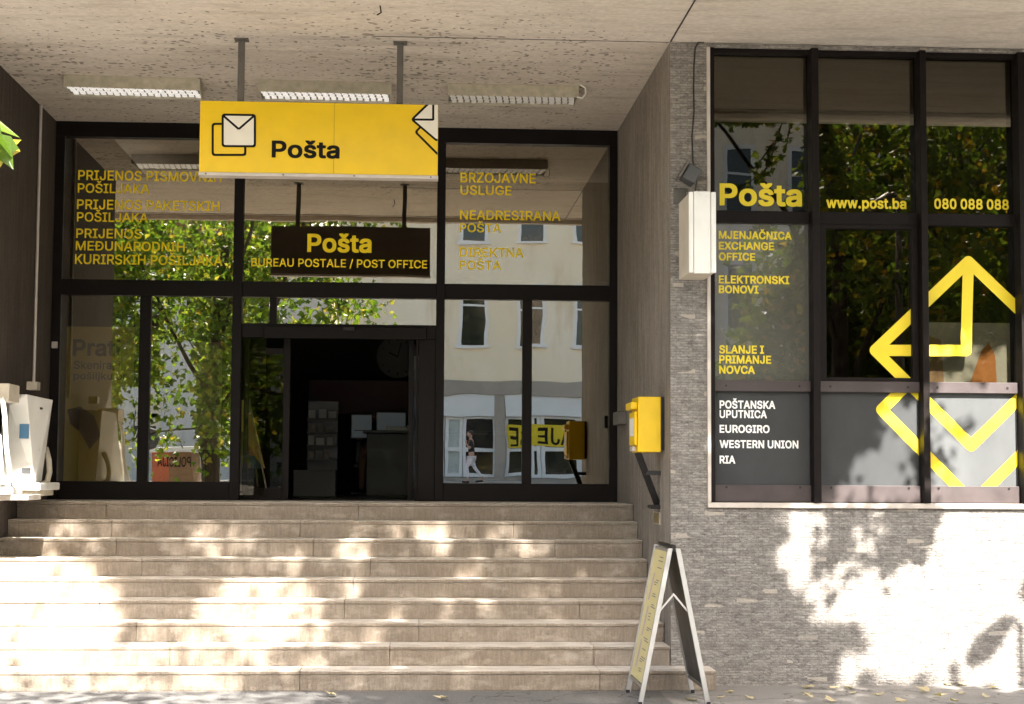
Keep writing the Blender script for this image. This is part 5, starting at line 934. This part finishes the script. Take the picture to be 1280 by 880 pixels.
# police booth, road signs, car
kb = thing('police_booth', 'orange and brown roadside booth lettered POLICIJA, mirrored in the left glass', 'booth', (mir(215, 590, 30).x, -30, .7))
a = mir(190, 600, 30); b = mir(241, 566, 30); zt = b.z
MB().box(a.x, (a.x + b.x) / 2 - .1, -31.6, -30, .72, zt).build('orange_wall', M['rust'], kb); MB().box((a.x + b.x) / 2 - .1, b.x, -31.598, -30.002, .72, zt).build('board_wall', M['wood'], kb)
MB().box(a.x - .2, b.x + .2, -31.8, -29.7, zt, zt + .16).build('roof', M['panel'], kb, .02)
t = MB(); text(t, 'POLICIJA', b.x - .04, a.x + .14, mir(215, 584, 30).z, .26, -29.995, .02); t.build('lettering', M['black'], kb)
sp = thing('road_sign_post', 'road sign post with round, square and octagonal plates seen from behind', 'road sign', (mir(184, 600, 20.4).x, -20.4, 0))
D = 20.4; c = mir(185, 507, D); X = c.x
MB().tube([(X, -D - .06, -.1), (X, -D - .06, c.z + .25)], .035, 10).build('pole', M['backgrey'], sp, smooth=True)
MB().tube([(X, -D, c.z), (X, -D - .012, c.z)], .31, 32).build('round_plate', M['backgrey'], sp)
z = mir(185, 524.5, D).z; MB().box(X - .27, X + .27, -D - .012, -D, z - .13, z + .13).build('square_plate', M['backgrey'], sp)
z = mir(185, 548.5, D).z; MB().tube([(X, -D, z), (X, -D - .012, z)], .30, 8).build('octagon_rim', M['whitepvc'], sp); MB().tube([(X, -D + .004, z), (X, -D + .001, z)], .275, 8).build('octagon_plate', M['darkback'], sp)
cr = thing('parked_car', 'white parked hatchback by the kerb, its roof mirrored in the left glass', 'car', (mir(215, 600, 23).x, -23, .1))
def car(o):
    z0 = -.05
    prof = [(-2.0, .35), (2.0, .35), (2.05, .62), (1.95, .85), (1.15, .95), (.55, 1.42), (-.9, 1.50), (-1.75, 1.10), (-2.05, .95), (-2.08, .6)]
    MB().prism(prof, -.82, .82).build('body', M['carpaint'], o, .06, local=True)
    for s_ in (-1, 1):
        y = s_ * .823; MB().prism([(-1.45, 1.0), (.95, 1.0), (.48, 1.36), (-.85, 1.42)], y - .006, y + .006).build('side_window', M['darkglass'], o, local=True)
        MB().box(1.96, 2.06, s_ * .6 - .15, s_ * .6 + .15, .68, .8).build('headlight', M['silver'], o, .02, local=True); MB().box(-2.1, -2.02, s_ * .65 - .1, s_ * .65 + .1, .75, .92).build('tail_light', M['red'], o, .02, local=True)
        for x in (-1.3, 1.3):
            wl = MB().tube([(x, s_ * .66, .31), (x, s_ * .85, .31)], .31, 20).build('wheel', M['tyre'], o, .02, local=True); MB().tube([(x, s_ * .852, .31), (x, s_ * .86, .31)], .19, 16).build('rim', M['silver'], wl, local=True)
    MB().obox((1.12, 0, .99), (.60, 0, 1.39), (0, .68, 0), (.005, 0, .005)).build('windscreen', M['darkglass'], o, local=True)
car(cr)
# a bent street lamp whose shadow falls on the wall at the right
def along(x, y, t): return up(x, y, Y=W) + S * t
h0 = along(1212, 828, 7.0); h1 = along(1262, 775, 7.0); h2 = along(1276, 800, 7.0)
lp = thing('street_lamp', 'dark street lamp with drooping head standing on the pavement at the right', 'street lamp', (h2.x, h2.y, 0))
MB().tube([(h2.x, h2.y, 0), (h2.x, h2.y, 3), (h2.x, h2.y, h1.z - .05)], [.06, .05, .03], 10).build('pole', M['steel'], lp, smooth=True)
MB().tube([(h2.x, h2.y, h1.z - .06), (h1.x + .03, h2.y, h1.z + .02), tuple(h1)], .025, 8).build('arm', M['steel'], lp, smooth=True)
MB().tube([h1, h1 * .7 + h0 * .3, h1 * .3 + h0 * .7, h0], [.05, .085, .10, .06], 12).build('lamp_head', M['steel'], lp, smooth=True)

# ------------------------------------------------------------------ trees
rr = random.Random(21)
LITE = [  # sunlit openings seen on the steps and the wall: centre x, y, half axes, strength
    (60, 765, 105, 85, .93), (20, 690, 60, 55, .8), (250, 800, 220, 50, .6), (325, 752, 90, 40, .86), (140, 830, 200, 28, .8), (270, 668, 70, 22, .55), (445, 680, 24, 24, .85), (536, 660, 18, 16, .9),
    (360, 690, 28, 14, .6), (665, 716, 28, 16, .5), (120, 660, 60, 18, .5), (520, 742, 40, 18, .45), (460, 845, 60, 16, .5), (620, 850, 60, 10, .35), (740, 700, 14, 12, .35), (60, 872, 420, 16, .8), (730, 790, 20, 10, .3), (590, 690, 24, 12, .4), (640, 770, 22, 14, .3),
    (870, 470, 16, 40, .4), (862, 355, 18, 22, .35), (960, 700, 20, 14, .35), (925, 660, 20, 10, .2), (1200, 430, 60, 30, .75), (880, 312, 20, 34, .9), (960, 830, 18, 10, .3), (1210, 465, 50, 20, .7), (900, 740, 30, 14, .2)]
for _ in range(34): LITE.append((rr.uniform(430, 800), rr.choice((660, 684, 708, 734, 760, 790, 820, 848)) + rr.uniform(-6, 6), rr.uniform(12, 30), rr.uniform(7, 13), rr.uniform(.45, .85)))
for _ in range(14): LITE.append((rr.uniform(900, 1000), rr.uniform(640, 845), rr.uniform(8, 18), rr.uniform(6, 12), rr.uniform(.3, .6)))
LITP = [([(1160, 640), (1172, 560), (1160, 480), (1168, 425), (1200, 405), (1300, 396), (1300, 862), (1035, 850), (1042, 826), (1068, 795), (1062, 780), (1005, 772), (1010, 730), (1055, 702), (1110, 704), (1150, 688)], 1),
        ([(976, 630), (1046, 630), (1034, 672), (1020, 705), (1024, 745), (984, 745), (968, 690)], 1), ([(1055, 655), (1098, 648), (1106, 695), (1058, 702)], .8), ([(1108, 630), (1136, 630), (1136, 692), (1112, 692)], .75),
        ([(1070, 565), (1165, 490), (1168, 640), (1035, 640)], .95), ([(1098, 478), (1165, 470), (1165, 565), (1100, 570)], .95), ([(1010, 585), (1060, 565), (1066, 612), (1010, 612)], .6), ([(1165, 480), (1200, 470), (1200, 540), (1165, 560)], .6),
        ([(850, 325), (892, 325), (888, 430), (850, 420)], .85), ([(846, 430), (884, 430), (888, 520), (850, 500)], .8), ([(852, 540), (890, 530), (888, 590), (852, 590)], .7), ([(965, 690), (985, 690), (990, 740), (960, 720)], .6)]
def lit(x, y):
    v = 0
    if x > 842: x, y = x + 22 * mnoise.noise((x / 26, y / 26, 3.3)) + 9 * mnoise.noise((x / 9, y / 9, 1.3)), y + 22 * mnoise.noise((x / 26, y / 26, 9.1)) + 9 * mnoise.noise((x / 9, y / 9, 5.3))
    for pg, st in LITP:
        if _inside((x, y), pg): v = max(v, st)
    for cx, cy, rx, ry, st in LITE:
        d = ((x - cx) / rx) ** 2 + ((y - cy) / ry) ** 2
        if d < 1: v = max(v, st * min(1, (1 - d) * 4))
    return v
kz = RI / TR
def shadow_px(P):
    P = Vector(P)
    # stair slope, then wall, then ground
    if P.z <= 0: return None
    den = -S.z + kz * S.y; f0 = P.z - ZL - kz * (P.y + LE)
    t = f0 / -den if False else f0 / (S.z - kz * S.y); Hs = P - S * t
    if XL < Hs.x < XR and -4.3 < Hs.y < -1: return proj(Hs)
    t = (P.y - W) / S.y; Hs = P - S * t
    if Hs.z > 0 and Hs.x > XR: return proj(Hs)
    Hs = P - S * (P.z / S.z); return proj(Hs)
def stair_point(x, y):
    d = ray(x, y); C = Vector(CAM); t = (ZL + kz * (C.y + LE) - C.z) / (d.z - kz * d.y); return C + d * t
def ok(P):
    p = proj(P)
    if p and -40 < p[0] < 1320 and -40 < p[1] < 920 and P[1] < -2: return False
    if P[1] > SE - .35 and P[2] > 3: return False
    q = proj((P[0], 2 * W - P[1], P[2]))      # open air between the crowns, seen mirrored in the first display pane and the right door panes
    if q and 885 < q[0] < 1012 and 150 < q[1] < 290 and rr.random() < .94: return False
    q = proj((P[0], -P[1], P[2]))
    if q and ((150 < q[0] < 212 and 478 < q[1] < 606) or (200 < q[0] < 246 and 425 < q[1] < 606)) and rr.random() < .86: return False
    if q and 552 < q[0] < 738 and 270 < q[1] < 605: return False
    if 0.05 < P[0] < 4.7 and P[2] < 4.62 - .151 * P[1]: return False       # keep the high canopy clear of the street between the trees
    return True
def leaves(mb_v, mb_f, P, sz, rr):
    d = Vector((rr.gauss(0, 1), rr.gauss(0, 1), rr.gauss(0, .6) - .5)).normalized(); a = Vector((rr.gauss(0, 1), rr.gauss(0, 1), rr.gauss(0, 1))); a = (a - d * a.dot(d)).normalized(); n = d.cross(a); P = Vector(P)
    o = len(mb_v); k = sz
    sh_ = [(0, 0), (.42, .12), (.50, .48), (.26, .55), (.0, 1.05), (-.26, .55), (-.50, .48), (-.42, .12)]
    for x, y in sh_: mb_v.append(tuple(P + a * (x * k) + d * (y * k) + n * (abs(x) * k * .35 - y * y * k * .15)))
    mb_f.append((o, o + 1, o + 2, o + 3, o + 4)); mb_f.append((o, o + 4, o + 5, o + 6, o + 7))
def tree(label, trunk, rad, limbs, clumps, seed, leafmat, size=.13, per=30, sig=.33, extra=None, thin=()):
    rr = random.Random(seed); base = Vector(trunk[0])
    o = thing('street_tree', label, 'tree', tuple(base), 'street trees along the kerb')
    tm = MB(); tm.tube(trunk, rad, 12)
    for l in limbs:
        n = len(l); tm.tube(l, [max(.008, .05 * (1 - i / n) ** 1.2) for i in range(n)], 7)
    for l in thin: tm.tube(l, [.012] + [.007] * (len(l) - 1), 5)
    V, Fc = [], []; n = 0
    for c in clumps:
        c = Vector(c); dirs = 0
        for i in range(per):
            P = c + Vector((rr.gauss(0, sig), rr.gauss(0, sig), rr.gauss(0, sig * .75)))
            if not ok(P): continue
            s_ = shadow_px(P)
            if s_ and rr.random() < lit(*s_) * 1.05: continue
            leaves(V, Fc, P, size * rr.uniform(.7, 1.25), rr); n += 1
    if extra:
        for P, sz in extra: leaves(V, Fc, P, sz, rr)
    # twigs into the clumps
    for c in clumps[::5]:
        c = Vector(c); bl = min((p for l in limbs for p in l), key=lambda p: (Vector(p) - c).length); bl = Vector(bl)
        sh_ = [shadow_px(bl + (c - bl) * k_ / 8 + Vector((0, 0, .12 * (1 - abs(k_ - 4) / 4)))) for k_ in range(2, 9)]
        if ok((bl + c) / 2) and ok(c) and not any(q_ and lit(*q_) > .3 for q_ in sh_): tm.tube([bl, (bl + c) / 2 + Vector((0, 0, .12)), c], [.02, .013, .006], 5)
    tm.build('trunk', M['bark'], o, smooth=True)
    mb = MB(); mb.v = V; mb.f = Fc; org = base
    me = bpy.data.meshes.new('crown'); me.from_pydata([tuple(Vector(v) - org) for v in V], [], Fc); me.materials.append(leafmat)
    co = bpy.data.objects.new('crown', me); COL.objects.link(co); co.parent = o; ORG[co.name] = org
    return n
def shade_clumps(n, x0, x1, y0, y1, h0, h1, stairs):
    out = []; k = 0
    while len(out) < n and k < n * 60:
        k += 1; x, y = rr.uniform(x0, x1), rr.uniform(y0, y1)
        if rr.random() < lit(x, y) * .95: continue
        p = stair_point(x, y) if stairs else up(x, y, Y=W)
        H = rr.uniform(h0, h1); P = p + S * ((H - p.z) / S.z)
        if ok(P): out.append(tuple(P))
    return out
def ground_clumps(n, x0, x1, y0, y1, h0, h1):
    out = []; k = 0
    while len(out) < n and k < n * 40:
        k += 1; x, y = rr.uniform(x0, x1), rr.uniform(y0, y1)
        if rr.random() < lit(x, y) * .95: continue
        p = up(x, y, Z=0.); P = p + S * (rr.uniform(h0, h1) / S.z)
        if ok(P): out.append(tuple(P))
    return out
def ell(n, c, r):
    out = []
    while len(out) < n:
        v = Vector((rr.gauss(0, 1), rr.gauss(0, 1), rr.gauss(0, 1))).normalized() * rr.uniform(.35, 1) ** .5
        P = Vector((c[0] + v.x * r[0], c[1] + v.y * r[1], c[2] + v.z * r[2]))
        if P.z > 1.7: out.append(tuple(P))
    return out
# left tree: trunk seen mirrored beside the left mullion, canopy reaching over the stairs
tx = mir(263, 590, 12).x; ty = -12.0
twig = [(tx, ty, 3.3), (tx + .9, ty + .1, 3.25), (tx + 1.6, ty, 3.15), up(-30, 150, Y=ty)]
ex = []
for (px, py, sz) in ((-10, 150, .11), (-5, 166, .15), (-16, 160, .15), (-8, 184, .15), (-12, 200, .14), (-24, 176, .16), (-35, 165, .16), (-38, 150, .18), (-42, 185, .18), (-44, 160, .2), (-30, 200, .13), (-55, 170, .2), (-60, 150, .2)): ex.append((up(px, py, Y=ty + rr.uniform(-.1, .1)), sz))
cl = shade_clumps(560, -20, 850, 640, 862, 8.2, 11.5, True) + ground_clumps(230, -20, 1300, 866, 905, 7.5, 10) + ell(210, (tx - .7, ty + .3, 4.3), (1.7, 2.0, 2.4)) + ell(60, (tx - .2, ty, 6.6), (3, 2.6, 1.5)) + ell(46, (-1.7, ty - .3, 6.2), (1.6, 1.4, .8)) + ell(60, (tx - 1.6, ty + 1.2, 3.6), (1.2, 1.2, 1.6))
limbsL = [[(tx, ty, 2.6), (tx + .9, ty - .2, 4.2), (tx + 1.6, ty - .8, 6.6), (tx + 3, ty - 1.2, 8.6), (tx + 5, ty - 1.5, 10.2)], [(tx, ty, 3.0), (tx - .8, ty + .4, 4.5), (tx - 1.4, ty + .8, 6)], [(tx, ty, 3.2), (tx + .5, ty + 1, 5.2), (tx + 1.2, ty + 1, 7.6), (tx + 2.5, ty + 1, 9.6)], [(tx, ty, 3.6), (tx + .2, ty - .8, 5.5), (tx + .8, ty - 2, 8), (tx + 2.6, ty - 3, 10.4)], twig]
n1 = tree('leafy tree at the kerb left of the stairs, its trunk mirrored beside the doorway', [(tx, ty, -.1), (tx + .02, ty, 1.2), (tx - .03, ty, 2.6), (tx + .05, ty - .1, 4.2), (tx + .2, ty - .1, 6)], [.24, .18, .16, .13, .07], limbsL, cl, 3, M['leaf1'], .115, 40, .32, ex)
# right tree: slim trunk, canopy over the stone wall
q = mir(1056, 470, 6.7, W); ux, uy = q.x, q.y
cl = shade_clumps(340, 842, 1290, 400, 862, 6.3, 8.6, False) + shade_clumps(200, 990, 1290, 560, 735, 4.2, 6.0, False) + ell(120, (ux + 1.4, uy + .4, 5.2), (1.7, 2.2, 1.9)) + ell(50, (ux - .2, uy + .5, 7.2), (2.5, 2, 1))
sprigs = []; exR = []
for pl in ([(1068, 610), (1046, 680), (1022, 722)], [(1092, 610), (1078, 690)], [(1104, 625), (1110, 722)], [(1134, 620), (1122, 700)], [(985, 775), (1030, 748), (1072, 706)], [(1150, 615), (1170, 690)], [(1050, 640), (1012, 690)],
           [(1140, 560), (1185, 530), (1222, 505)], [(1150, 590), (1192, 562)], [(1160, 520), (1178, 490)], [(1180, 440), (1215, 428), (1238, 470)], [(1040, 795), (1010, 812), (1062, 790)]):
    T_s = rr.uniform(6.2, 7.4); pts_ = [up(x, y, Y=W) + S * T_s for x, y in pl]; sprigs.append(pts_)
    for a_, b_ in zip(pts_[:-1], pts_[1:]):
        n_ = max(3, int((b_ - a_).length / .028))
        for k in range(n_): exR.append((a_ + (b_ - a_) * (k / n_) + Vector((rr.gauss(0, .028), rr.gauss(0, .09), rr.gauss(0, .028))), rr.uniform(.06, .11)))
limbsR = sprigs and [[(ux, uy, 2.6), (ux + .5, uy + .2, 4.0), (ux + 1.2, uy - .2, 5.0), (ux + 1.8, uy - .6, 5.8)], [(ux, uy, 3.4), (ux - .6, uy - .4, 5.2), (ux - 1.6, uy - .6, 6.6), (ux - 2.6, uy - .5, 7.6)], [(ux, uy, 3.8), (ux + .3, uy - 1, 5.6), (ux + .9, uy - 1.8, 7)]]
n2 = tree('slim dark tree at the kerb right of the camera, mirrored in the casement pane', [(ux, uy, -.1), (ux + .03, uy, 1.4), (ux - .03, uy + .05, 2.8), (ux + .05, uy - .2, 4.4), (ux, uy - .9, 6.8)], [.16, .12, .11, .09, .05], limbsR, cl, 5, M['leaf2'], .12, 34, .30, exR, sprigs)
q = mir(1113, 440, 11, W); vx, vy = q.x, q.y
cl = ell(330, (vx + .8, vy, 5.2), (2.6, 2.2, 3.3)) + ell(80, (vx - 1.3, vy + .3, 3.4), (1.0, 1.2, 1.3))
n3 = tree('thick trunked tree further right along the kerb, mirrored behind the slim one', [(vx, vy, -.2), (vx + .05, vy, 1.6), (vx, vy, 3.2), (vx + .1, vy, 5.2), (vx + .2, vy, 8)], [.32, .25, .23, .19, .08], [[(vx, vy, 3), (vx - .7, vy + .3, 4.2), (vx - 1.6, vy + .6, 5.0)], [(vx, vy, 3.4), (vx + 1, vy, 5), (vx + 2.2, vy + .3, 6.4)], [(vx, vy, 4.2), (vx - .4, vy - .5, 6), (vx - 1, vy - 1, 7.6)]], cl, 8, M['leaf2'], .15, 34, .36)
q = mir(1250, 440, 14, W); cl = ell(260, (q.x + .3, q.y, 4.6), (2.8, 2.2, 3.4)); vx, vy = q.x + .6, q.y
n4 = tree('broad tree at the far right kerb, mirrored in the right display pane', [(vx, vy, -.2), (vx, vy, 2), (vx, vy, 4.5), (vx, vy, 7)], [.26, .2, .16, .06], [[(vx, vy, 2.6), (vx - 1.2, vy, 4), (vx - 2, vy, 5.4)], [(vx, vy, 3.2), (vx + 1.2, vy, 5), (vx + 2, vy, 6)]], cl, 9, M['leaf2'], .16, 34, .38)
q = mir(330, 440, 26); cl = ell(200, (q.x, q.y, 5.6), (2.7, 2.2, 3.4)); vx, vy = q.x, q.y
n5 = tree('tree across the road in front of the white house, mirrored over the doorway', [(vx, vy, 0), (vx, vy, 2), (vx, vy, 4.5), (vx, vy, 8)], [.24, .19, .15, .06], [[(vx, vy, 2.6), (vx - 1.2, vy, 4), (vx - 2, vy, 5.4)], [(vx, vy, 3.2), (vx + 1.2, vy, 5), (vx + 2, vy, 6)]], cl, 10, M['leaf1'], .17, 34, .40)
print('leaves', n1, n2, n3, n4, n5)

# ------------------------------------------------------------------ fallen leaves on the pavement
def fallen(x, y, sz, rz):
    P = up(x, y, Z=.0)
    return P, sz, rz
lm = bpy.data.meshes.new('fallen_leaf'); k = 1.0
pts = [(0, 0, .004), (.38, .10, .012), (.52, .42, .02), (.27, .5, .008), (.0, 1.0, .022), (-.27, .5, .007), (-.50, .45, .016), (-.40, .12, .014), (0, -.3, .01)]
lm.from_pydata([(x * .085, y * .085, z + .006) for x, y, z in pts], [], [(0, 1, 2, 3, 4), (0, 4, 5, 6, 7), ]); lm.materials.append(M['leafdry'])
proto = None; rr2 = random.Random(12)
spots = [(965, 851), (981, 855.5), (1006, 851), (1018, 861), (1066, 862), (1063, 868), (1008, 868), (1014, 873.5), (1180, 856), (1162, 866), (1196, 868), (1166, 872), (1195, 879), (940, 875), (1038, 862), (1100, 868), (1205, 856), (1250, 861), (1130, 876), (918, 866), (993, 853), (905, 872), (1232, 873), (886, 869), (865, 877), (1043, 877), (420, 872), (560, 876)]
for x, y in spots:
    P = up(x, y, Z=.002)
    if proto is None: proto = o = bpy.data.objects.new('fallen_leaf', lm)
    else: o = proto.copy()
    COL.objects.link(o); o.location = P; o.rotation_euler = (rr2.uniform(-.25, .25), rr2.uniform(-.25, .25), rr2.uniform(0, 6.28)); s_ = rr2.uniform(.8, 1.5); o.scale = (s_, s_, s_)
    if -3.6 < P.x < 2.02 and P.y < -4.27: o.location.z += .005
    tag(o, 'dry yellowish fallen leaf lying on the tarmac in front of the stairs and wall', 'leaf', 'fallen leaves on the pavement')
